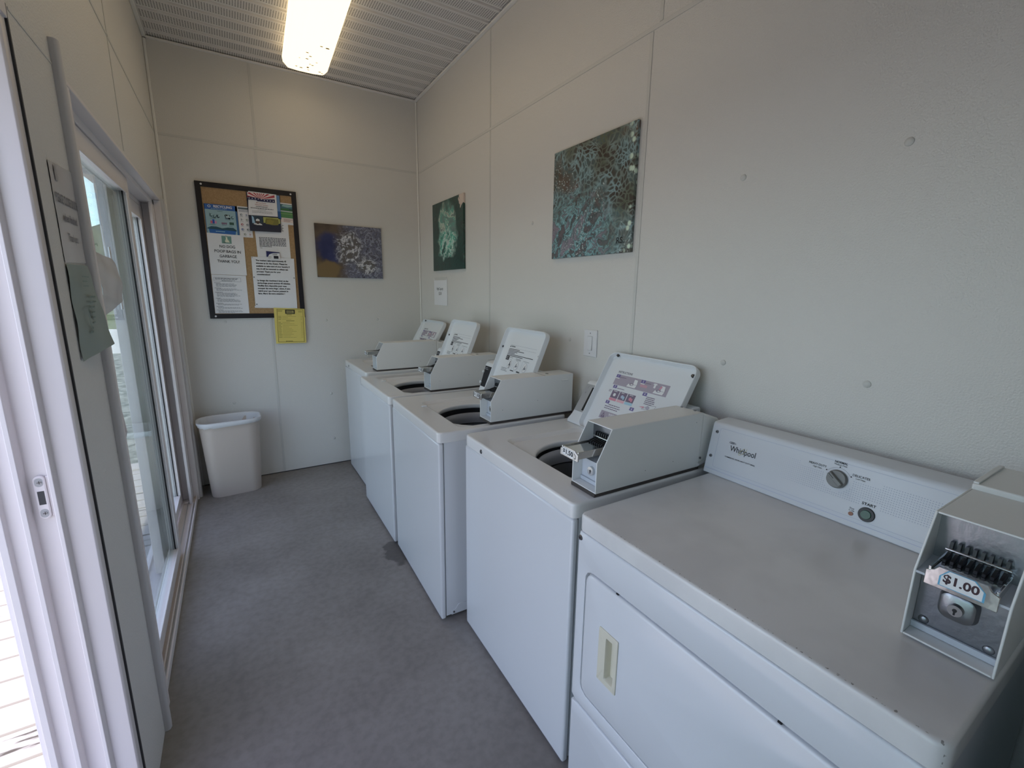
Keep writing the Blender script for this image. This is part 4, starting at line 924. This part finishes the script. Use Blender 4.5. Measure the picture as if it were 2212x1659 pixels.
ik.lines(.052, .132, .068, .060, 1, K2, .5); ik.lines(.018, .166, .056, .048, 1, K2, .55, (1, 1)); ik.lines(.06, .12, .044, .039, 1, (110, 110, 114), .4); ik.lines(.026, .16, .036, .018, 2, (110, 110, 114), .25, (.95, 1)); ik.build(t)
# business card
t, ik, w_, h_ = sheet('business_card', 'small blue and white business card tucked over the typed letter', 'business card', [(.250, 1.781), (.340, 1.776), (.345, 1.722), (.252, 1.717)], .0240, m_paper)
ik.poly([(0, .02), (0, .063), (w_, .058), (w_, .052), (.045, .050), (.02, .040), (.008, .02)], (26, 30, 74)); ik.rect(.048, .010, .080, .030, (20, 20, 30)); ik.lines(.042, .075, .046, .036, 2, K2, .5, l=1); ik.lines(.010, .035, .028, .008, 3, (130, 126, 110), .35); ik.build(t)
# laundry notices
t, ik, w_, h_ = sheet('notice', 'English laundry notice on removing unattended washing, upper of the pair', 'notice', [(.150, 1.735), (.440, 1.733), (.438, 1.592), (.149, 1.592)], .019, m_paper)
for i, (s_, ww) in enumerate((('The washers take approximately 45', .206), ('minutes as do the dryers. Please be', .211), ('available to take care of your laundry if', .228), ('not, it will be removed so others can', .214), ('proceed. Thank you for your', .162), ('consideration!', .088))):
    ik.text(s_, .028, h_-.026-.0205*i, .0150, K_, 'LEFT', .035, w=ww)
ik.build(t)
t, ik, w_, h_ = sheet('notice', 'French laundry notice pinned below the English one', 'notice', [(.149, 1.596), (.438, 1.597), (.436, 1.364), (.147, 1.369)], .021, m_paper)
for i, (s_, ww) in enumerate((('Le lavage des machines à laver et des', .212), ('sèche-linge prend environ 45 minutes.', .226), ('Veuillez être disponible pour vous', .198), ('occuper de votre linge ; sinon, il sera', .222), ("retiré pour que d'autres puissent le", .206), ('faire. Merci de votre attention !', .182))):
    ik.text(s_, .026, h_-.034-.0195*i, .0150, K_, 'LEFT', .035, w=ww)
ik.build(t)
sheet('notice', 'bottom edge of a hidden white sheet behind the French laundry notice', 'notice', [(.142, 1.372), (.436, 1.367), (.436, 1.352), (.142, 1.357)], .0185, m_paper)
# yellow menu on a clip
m_yel = mat('paper_yellow', (.78, .64, .17), .75)
t, ik, w_, h_ = sheet('menu', 'yellow printed menu hanging off the lower right corner of the bulletin board', 'menu', [(.268, 1.358), (.486, 1.347), (.482, 1.076), (.264, 1.078)], .0225, m_yel)
oc = (104, 92, 40); ik.frame(.016, .012, w_-.014, h_-.010, .0028, oc)
ik.rect(w_/2-.034, h_-.046, w_/2+.034, h_-.014, (28, 26, 20)); ik.rect(w_/2-.026, h_-.040, w_/2+.026, h_-.020, (140, 130, 80), 1); ik.lines(w_/2-.024, w_/2+.024, h_-.022, h_-.038, 2, (50, 46, 28), .5, l=2)
ik.lines(.022, .06, h_-.018, h_-.032, 2, oc, .4); ik.lines(w_-.05, w_-.02, h_-.02, h_-.034, 2, oc, .4); ik.lines(w_/2-.025, w_/2+.02, h_-.050, h_-.056, 1, oc, .8)
for i in range(15):
    v_ = h_-.062-i*.0118
    if i in (3,): ik.lines(w_/2-.03, w_/2+.03, v_, v_-.006, 1, oc, .7); continue
    ik.lines(.024, .05, v_, v_-.0075, 1, oc, .45); ik.lines(.052, random.uniform(.09, w_-.05), v_, v_-.0075, 1, (140, 124, 60), .35, (1, 1)); ik.lines(w_-.035, w_-.020, v_, v_-.006, 1, (140, 124, 60), .4)
ik.lines(.07, .15, .024, .014, 1, oc, .5); ik.build(t)
# push pins
for x_, z_, lb in ((.156, 1.585, 'upper left corner of the French laundry notice'), (.430, 1.586, 'upper right corner of the French laundry notice'), (.157, 1.384, 'lower left corner of the French laundry notice'), (.156, 1.730, 'top left corner of the English laundry notice'), (.004, 1.870, 'top of the NO DOG notice')):
    bm = BM(); cyl(bm, (x_, yb-.0195, z_), (0, -1, 0), .0055, .006, 14, .0042); tag(obj('push_pin', bm, m_steel if z_ < 1.7 else m_strip), 'push pin at the '+lb, 'push pin', 'push pins on the bulletin board')

# ---------------------------------------------------------------- small wall note, light switch
XW = XR
def rsheet(name, label, cat, y0, y1, z0, z1, m, th=.0008):
    t = thing(name, label, cat, (XW-.002, (y0+y1)/2, (z0+z1)/2)); hy, hz = (y1-y0)/2, (z1-z0)/2
    bm = BM(); box(bm, -th, 0, -hy, hy, -hz, hz); obj('sheet', bm, m, t)
    ik = Ink((-th-.0002, hy, -hz), (0, -1, 0), (0, 0, 1), .0004); ik.N = Vector((-1, 0, 0)); return t, ik, 2*hy, 2*hz
t, ik, w_, h_ = rsheet('note', 'small white High Capacity price note taped below the dark teal painting', 'note', 3.40, 3.672, 1.388, 1.602, m_paper)
ik.text('High Capacity', w_*.46, h_*.62, .030, (90, 90, 92), bold=.01, w=.135); ik.text('$2.00', w_*.47, h_*.44, .032, (96, 96, 98), bold=.01, w=.058)
ik.build(t)
bm = BM(); box(bm, -.0012, -.0004, -.125, .125, .095, .118); obj('tape', bm, m_strip, t)
sw = thing('light_switch', 'white rocker light switch on the right wall', 'light switch', (XR, 1.664, 1.262))
bm = BM(); pr = rrect(-.046, .046, -.0655, .0655, .003, 3); loops(bm, [[(-.0005, a, b) for a, b in pr], [(-.005, a, b) for a, b in pr], [(-.0075, a*.94, b*.96) for a, b in pr]], True, True); obj('plate', bm, m_switch, sw, smooth=30)
bm = BM(); box(bm, -.0082, -.006, -.0175, .0175, -.0345, .0345); obj('switch_gap', bm, m_conset, sw)
bm = BM(); prism(bm, [(-.0070, -.033), (-.0125, -.033), (-.0095, .033), (-.0070, .033)], 'y', -.016, .016); obj('rocker', bm, m_switch, sw, bevel=.0008)
for z_ in (-.049, .049):
    bm = BM(); cyl(bm, (-.0070, 0, z_), (-1, 0, 0), .0028, .0012, 12); obj('screw', bm, m_screw, sw)

# ---------------------------------------------------------------- paintings
def art(c): return tuple(min(x*1.6, .85) for x in lin(c))
def ramp(m, src, stops, interp='LINEAR'):
    r = N(m, 'ShaderNodeValToRGB'); r.color_ramp.interpolation = interp; el = r.color_ramp.elements
    while len(el) < len(stops): el.new(.5)
    for e_, (p, c_) in zip(el, stops): e_.position = p; e_.color = (*c_, 1)
    LK(m, src, r.inputs[0]); return r.outputs[0]
def fmath(m, op, a, b=None, clamp=False):
    n = N(m, 'ShaderNodeMath', operation=op, use_clamp=clamp)
    for i, x_ in enumerate((a, b)):
        if x_ is None: continue
        if hasattr(x_, 'links'): LK(m, x_, n.inputs[i])
        else: n.inputs[i].default_value = x_
    return n.outputs[0]
def mixc(m, f, a, b):
    n = N(m, 'ShaderNodeMix', data_type='RGBA')
    for i, x_ in ((0, f), (6, a), (7, b)):
        if hasattr(x_, 'links'): LK(m, x_, n.inputs[i])
        elif i: n.inputs[i].default_value = (*x_, 1)
        else: n.inputs[i].default_value = x_
    return n.outputs[2]
def warped(m, scale, amount, wscale):
    v_ = coords(m); n = N(m, 'ShaderNodeTexNoise', i_Scale=wscale, i_Detail=3); LK(m, v_, n.inputs['Vector'])
    s = N(m, 'ShaderNodeVectorMath', operation='SUBTRACT'); s.inputs[1].default_value = (.5, .5, .5); LK(m, n.outputs['Color'], s.inputs[0])
    k_ = N(m, 'ShaderNodeVectorMath', operation='SCALE'); k_.inputs['Scale'].default_value = amount; LK(m, s.outputs[0], k_.inputs[0])
    a = N(m, 'ShaderNodeVectorMath', operation='ADD'); LK(m, v_, a.inputs[0]); LK(m, k_.outputs[0], a.inputs[1]); return a.outputs[0], v_
def tex(m, kind, vec, **kw):
    n = N(m, kind, **kw); LK(m, vec, n.inputs['Vector']); return n
def falloff(m, vec, c_, sx_, sz_, axes=(1, 2), r0_=0, r1_=1):
    """soft 1..0 blob around c in the picture plane"""
    s = N(m, 'ShaderNodeSeparateXYZ'); LK(m, vec, s.inputs[0])
    a = fmath(m, 'MULTIPLY', fmath(m, 'SUBTRACT', s.outputs[axes[0]], c_[0]), 1/sx_); b = fmath(m, 'MULTIPLY', fmath(m, 'SUBTRACT', s.outputs[axes[1]], c_[1]), 1/sz_)
    d = fmath(m, 'SQRT', fmath(m, 'ADD', fmath(m, 'MULTIPLY', a, a), fmath(m, 'MULTIPLY', b, b)))
    n = N(m, 'ShaderNodeMapRange', interpolation_type='SMOOTHSTEP'); n.inputs[1].default_value = r0_; n.inputs[2].default_value = r1_; n.inputs[3].default_value = 1; n.inputs[4].default_value = 0; LK(m, d, n.inputs[0]); return n.outputs[0]
def canvas(name, label, loc, size, m, face, parent_print=None):
    t = thing(name, label, 'painting', loc); a, b = size[0]/2, size[1]/2; bm = BM()
    if face == 'x': box(bm, -.016, 0, -a, a, -b, b)
    else: box(bm, -a, a, -.016, 0, -b, b)
    obj('canvas', bm, m, t, bevel=.002); return t
# 1: large teal and brown cell pour on the right wall
m1 = mat('painting_cells', (.1, .1, .1), .3)
wv, v0 = warped(m1, 1, .16, 6)
vo = tex(m1, 'ShaderNodeTexVoronoi', wv, feature='DISTANCE_TO_EDGE', i_Scale=38); no = tex(m1, 'ShaderNodeTexNoise', wv, i_Scale=7, i_Detail=4)
base_ = ramp(m1, no.outputs[0], [(.30, art((46, 34, 30))), (.44, art((62, 60, 54))), (.54, art((70, 86, 86))), (.66, art((84, 70, 60)))])
web = ramp(m1, vo.outputs['Distance'], [(.0, (1, 1, 1)), (.10, (.5, .5, .5)), (.20, (0, 0, 0))])
nq = tex(m1, 'ShaderNodeTexNoise', v0, i_Scale=5, i_Detail=2)
cellc = ramp(m1, nq.outputs[0], [(.34, art((78, 84, 66))), (.44, art((104, 116, 110))), (.52, art((122, 148, 152))), (.58, art((92, 96, 90))), (.68, art((70, 62, 54)))])
c1 = mixc(m1, web, base_, cellc)
wv2, _ = warped(m1, 1, .35, 5); wvn = tex(m1, 'ShaderNodeTexNoise', wv2, i_Scale=13, i_Detail=7, i_Roughness=.65)
sw_ = ramp(m1, wvn.outputs[0], [(.28, art((44, 34, 34))), (.40, art((92, 86, 90))), (.45, art((56, 62, 62))), (.495, art((104, 142, 148))), (.51, art((134, 176, 180))), (.525, art((72, 88, 90))), (.62, art((126, 116, 128))), (.70, art((50, 40, 36)))])
low = falloff(m1, v0, (.10, -.18), .36, .30, (1, 2), .35, 1.0)
c2_ = mixc(m1, low, c1, sw_)
vb = tex(m1, 'ShaderNodeTexVoronoi', v0, feature='F1', i_Scale=26); beads = ramp(m1, vb.outputs['Distance'], [(.0, (1, 1, 1)), (.22, (1, 1, 1)), (.36, (0, 0, 0))])
sp = N(m1, 'ShaderNodeSeparateXYZ'); LK(m1, v0, sp.inputs[0])
edge_ = N(m1, 'ShaderNodeMapRange'); edge_.inputs[1].default_value = -.235; edge_.inputs[2].default_value = -.255; LK(m1, sp.outputs['Y'], edge_.inputs[0])
vs_ = tex(m1, 'ShaderNodeTexVoronoi', wv, feature='F1', i_Scale=75); spk = ramp(m1, vs_.outputs['Distance'], [(.0, (1, 1, 1)), (.20, (1, 1, 1)), (.30, (0, 0, 0))])
nsp = tex(m1, 'ShaderNodeTexNoise', wv, i_Scale=5.5, i_Detail=2); msp = ramp(m1, nsp.outputs[0], [(.54, (0, 0, 0)), (.58, (1, 1, 1))])
c2_ = mixc(m1, fmath(m1, 'MULTIPLY', spk, msp), c2_, art((158, 168, 166)))
c3_ = mixc(m1, fmath(m1, 'MULTIPLY', beads, edge_.outputs[0]), c2_, art((176, 192, 176)))
LK(m1, c3_, BS(m1).inputs['Base Color'])
t = canvas('painting', 'large teal, brown and black poured painting signed RS on the right wall', (XR-.001, 1.708, 1.933), (.560, .515), m1, 'x')
ik = Ink((-.0162, .28, -.2575), (0, -1, 0), (0, 0, 1), .0004); ik.N = Vector((-1, 0, 0)); ik.text('RS.', .497, .052, .036, K_, bold=.02, w=.045); ik.build(t, 'signature')
# 2: dark teal painting near the corner
m2 = mat('painting_teal', (.1, .1, .1), .3)
wv, v0 = warped(m2, 1, .22, 9); no = tex(m2, 'ShaderNodeTexNoise', wv, i_Scale=12, i_Detail=6, i_Roughness=.65)
bgc = ramp(m2, no.outputs[0], [(.30, art((20, 30, 30))), (.5, art((30, 62, 56))), (.62, art((34, 44, 42))), (.75, art((70, 108, 96)))])
swc = ramp(m2, no.outputs[0], [(.30, art((40, 92, 84))), (.42, art((96, 112, 108))), (.50, art((60, 132, 118))), (.56, art((168, 176, 162))), (.64, art((74, 96, 92)))])
lowc = ramp(m2, no.outputs[0], [(.34, art((22, 64, 58))), (.46, art((84, 170, 150))), (.50, art((190, 206, 188))), (.56, art((48, 120, 106))), (.66, art((24, 52, 48)))])
egg = falloff(m2, wv, (.0, .035), .20, .22, (1, 2), .72, 1.0); lowm = falloff(m2, wv, (.0, -.075), .19, .12, (1, 2), .55, 1.0)
cA = mixc(m2, egg, bgc, swc); cB = mixc(m2, lowm, cA, lowc); tip = falloff(m2, wv, (-.27, .25), .09, .07, (1, 2), .7, .8)
LK(m2, mixc(m2, tip, cB, art((176, 162, 152))), BS(m2).inputs['Base Color'])
canvas('painting', 'dark teal swirl painting with pale centre near the corner', (XR-.001, 3.352, 1.925), (.580, .520), m2, 'x')
# 3: blue and brown painting on the back wall
m3 = mat('painting_blue', (.1, .1, .1), .3)
wv, v0 = warped(m3, 1, .13, 9); no = tex(m3, 'ShaderNodeTexNoise', wv, i_Scale=34, i_Detail=4, i_Roughness=.55); nb = tex(m3, 'ShaderNodeTexNoise', v0, i_Scale=8, i_Detail=3)
left_ = ramp(m3, nb.outputs[0], [(.35, art((54, 46, 44))), (.6, art((84, 72, 60)))])
blue_ = ramp(m3, nb.outputs[0], [(.35, art((34, 38, 70))), (.6, art((50, 54, 88)))])
right_ = ramp(m3, no.outputs[0], [(.34, art((60, 58, 64))), (.44, art((96, 98, 116))), (.50, art((70, 68, 74))), (.56, art((128, 132, 148))), (.64, art((76, 74, 84)))])
fleck = ramp(m3, no.outputs[0], [(.47, art((84, 80, 78))), (.53, art((120, 122, 130))), (.57, art((206, 208, 214))), (.68, art((72, 70, 90)))])
gold = falloff(m3, wv, (-.19, -.14), .14, .09, (0, 2), .6, 1.0)
cL = mixc(m3, falloff(m3, wv, (-.15, .03), .13, .15, (0, 2), .6, 1.0), left_, blue_)
cL = mixc(m3, gold, cL, art((104, 86, 58)))
sp = N(m3, 'ShaderNodeSeparateXYZ'); LK(m3, wv, sp.inputs[0]); rm = N(m3, 'ShaderNodeMapRange', interpolation_type='SMOOTHSTEP'); rm.inputs[1].default_value = -.09; rm.inputs[2].default_value = .02; LK(m3, sp.outputs['X'], rm.inputs[0])
cR = mixc(m3, rm.outputs[0], cL, right_); cF = mixc(m3, falloff(m3, wv, (-.01, .04), .14, .15, (0, 2), .5, 1.0), cR, fleck)
cF = mixc(m3, falloff(m3, wv, (.12, -.10), .12, .09, (0, 2), .4, 1.0), cF, fleck)
LK(m3, cF, BS(m3).inputs['Base Color'])
canvas('painting', 'blue, white and brown poured painting on the back wall beside the bulletin board', (.867, YB-.001, 1.807), (.525, .415), m3, 'y')

# ---------------------------------------------------------------- papers by the door
def wavy(name, label, cat, pts, m, depth=.0, axis_out=(1, 0, 0), ripple=.003):
    """paper with corners tl,tr,br,bl given in 3D, gently wrinkled"""
    P4 = [Vector(p) for p in pts]; c_ = sum(P4, Vector())/4; t = thing(name, label, cat, c_); A = Vector(axis_out); bm = BM(); nx, ny = 14, 16; G = []
    for j in range(ny+1):
        row = []
        for i in range(nx+1):
            a, b = i/nx, j/ny; p = (P4[0]*(1-a)+P4[1]*a)*(1-b)+(P4[3]*(1-a)+P4[2]*a)*b-c_
            row.append(p+A*(.0008+depth*math.sin(math.pi*b)+ripple*(1+math.sin(9*a+4*b))*math.sin(math.pi*a)*.5+ripple*.5*(1+math.sin(13*b-6*a))))
        G.append(row)
    Va = [[bm.verts.new(p) for p in r] for r in G]; Vb = [[bm.verts.new(p-A*.0005) for p in r] for r in G]
    for j in range(ny):
        for i in range(nx): bm.faces.new([Va[j][i], Va[j][i+1], Va[j+1][i+1], Va[j+1][i]]); bm.faces.new([Vb[j][i], Vb[j+1][i], Vb[j+1][i+1], Vb[j][i+1]])
    obj('sheet', bm, m, t, smooth=60)
    return t, P4, c_
m_laminate = mat('laminated_sign_film', (.60, .585, .58), .25)
xo = XL+.0008
t, P4, c_ = wavy('sign', 'laminated PLEASE CLOSE DOOR sign taped to the post beside the patio door', 'sign', [(xo, 1.512, 1.785), (xo, 1.700, 1.795), (xo, 1.698, 1.562), (xo, 1.510, 1.556)], m_laminate, ripple=.0006)
ik = Ink(Vector((xo+.0026, 1.512, 1.556))-c_, (0, 1, 0), (0, 0, 1), .0004); ik.N = Vector((1, 0, 0)); g_ = (84, 84, 90)
ik.text('PLEASE CLOSE DOOR', .096, .150, .030, g_, bold=.02, w=.176); ik.text('when finished', .100, .108, .027, g_, bold=.02, w=.115); ik.text('Thank you', .098, .062, .027, g_, bold=.01, w=.080); ik.rect(.03, .19, .05, .225, (130, 128, 128)); ik.build(t)
m_gpap = mat('paper_mint', lin((148, 160, 154)), .55)
t, P4, c_ = wavy('notice', 'pale green handwritten notice taped below the PLEASE CLOSE DOOR sign', 'notice', [(xo, 1.508, 1.552), (xo+.001, 1.692, 1.555), (xo+.032, 1.690, 1.340), (xo+.002, 1.500, 1.316)], m_gpap, ripple=.003)
ik = Ink(Vector((xo+.0165, 1.525, 1.33))-c_, (0, 1, 0), (0, 0, 1), .0004); ik.N = Vector((1, 0, 0)); gg = (96, 112, 106)
ik.lines(.03, .12, .200, .165, 3, gg, .25, (.4, .9)); ik.lines(.07, .150, .150, .070, 6, gg, .3, (.5, .95)); ik.lines(.03, .17, .060, .048, 1, gg, .4, (1, 1)); ik.line([(.055+.020*math.cos(a), .090+.028*math.sin(a)) for a in [i*math.pi/8 for i in range(14)]], .003, gg); ik.build(t)
xg = -.3985
t, P4, c_ = wavy('notice', 'curled white sheet taped inside the patio door glass', 'notice', [(xg+.008, 2.080, 1.620), (xg+.006, 2.400, 1.604), (xg+.004, 2.475, 1.442), (xg+.006, 2.075, 1.390)], m_laminate, depth=.012, ripple=.004)
for j, (a, b) in enumerate(((2.095, 1.64), (2.39, 1.63), (2.46, 1.43), (2.09, 1.375))):
    bm = BM(); box(bm, xg+.0062, xg+.0070, a-.014, a+.014, b-.022, b+.022); ob = obj('tape', bm, m_liner, t); ob.location = -Vector(c_)
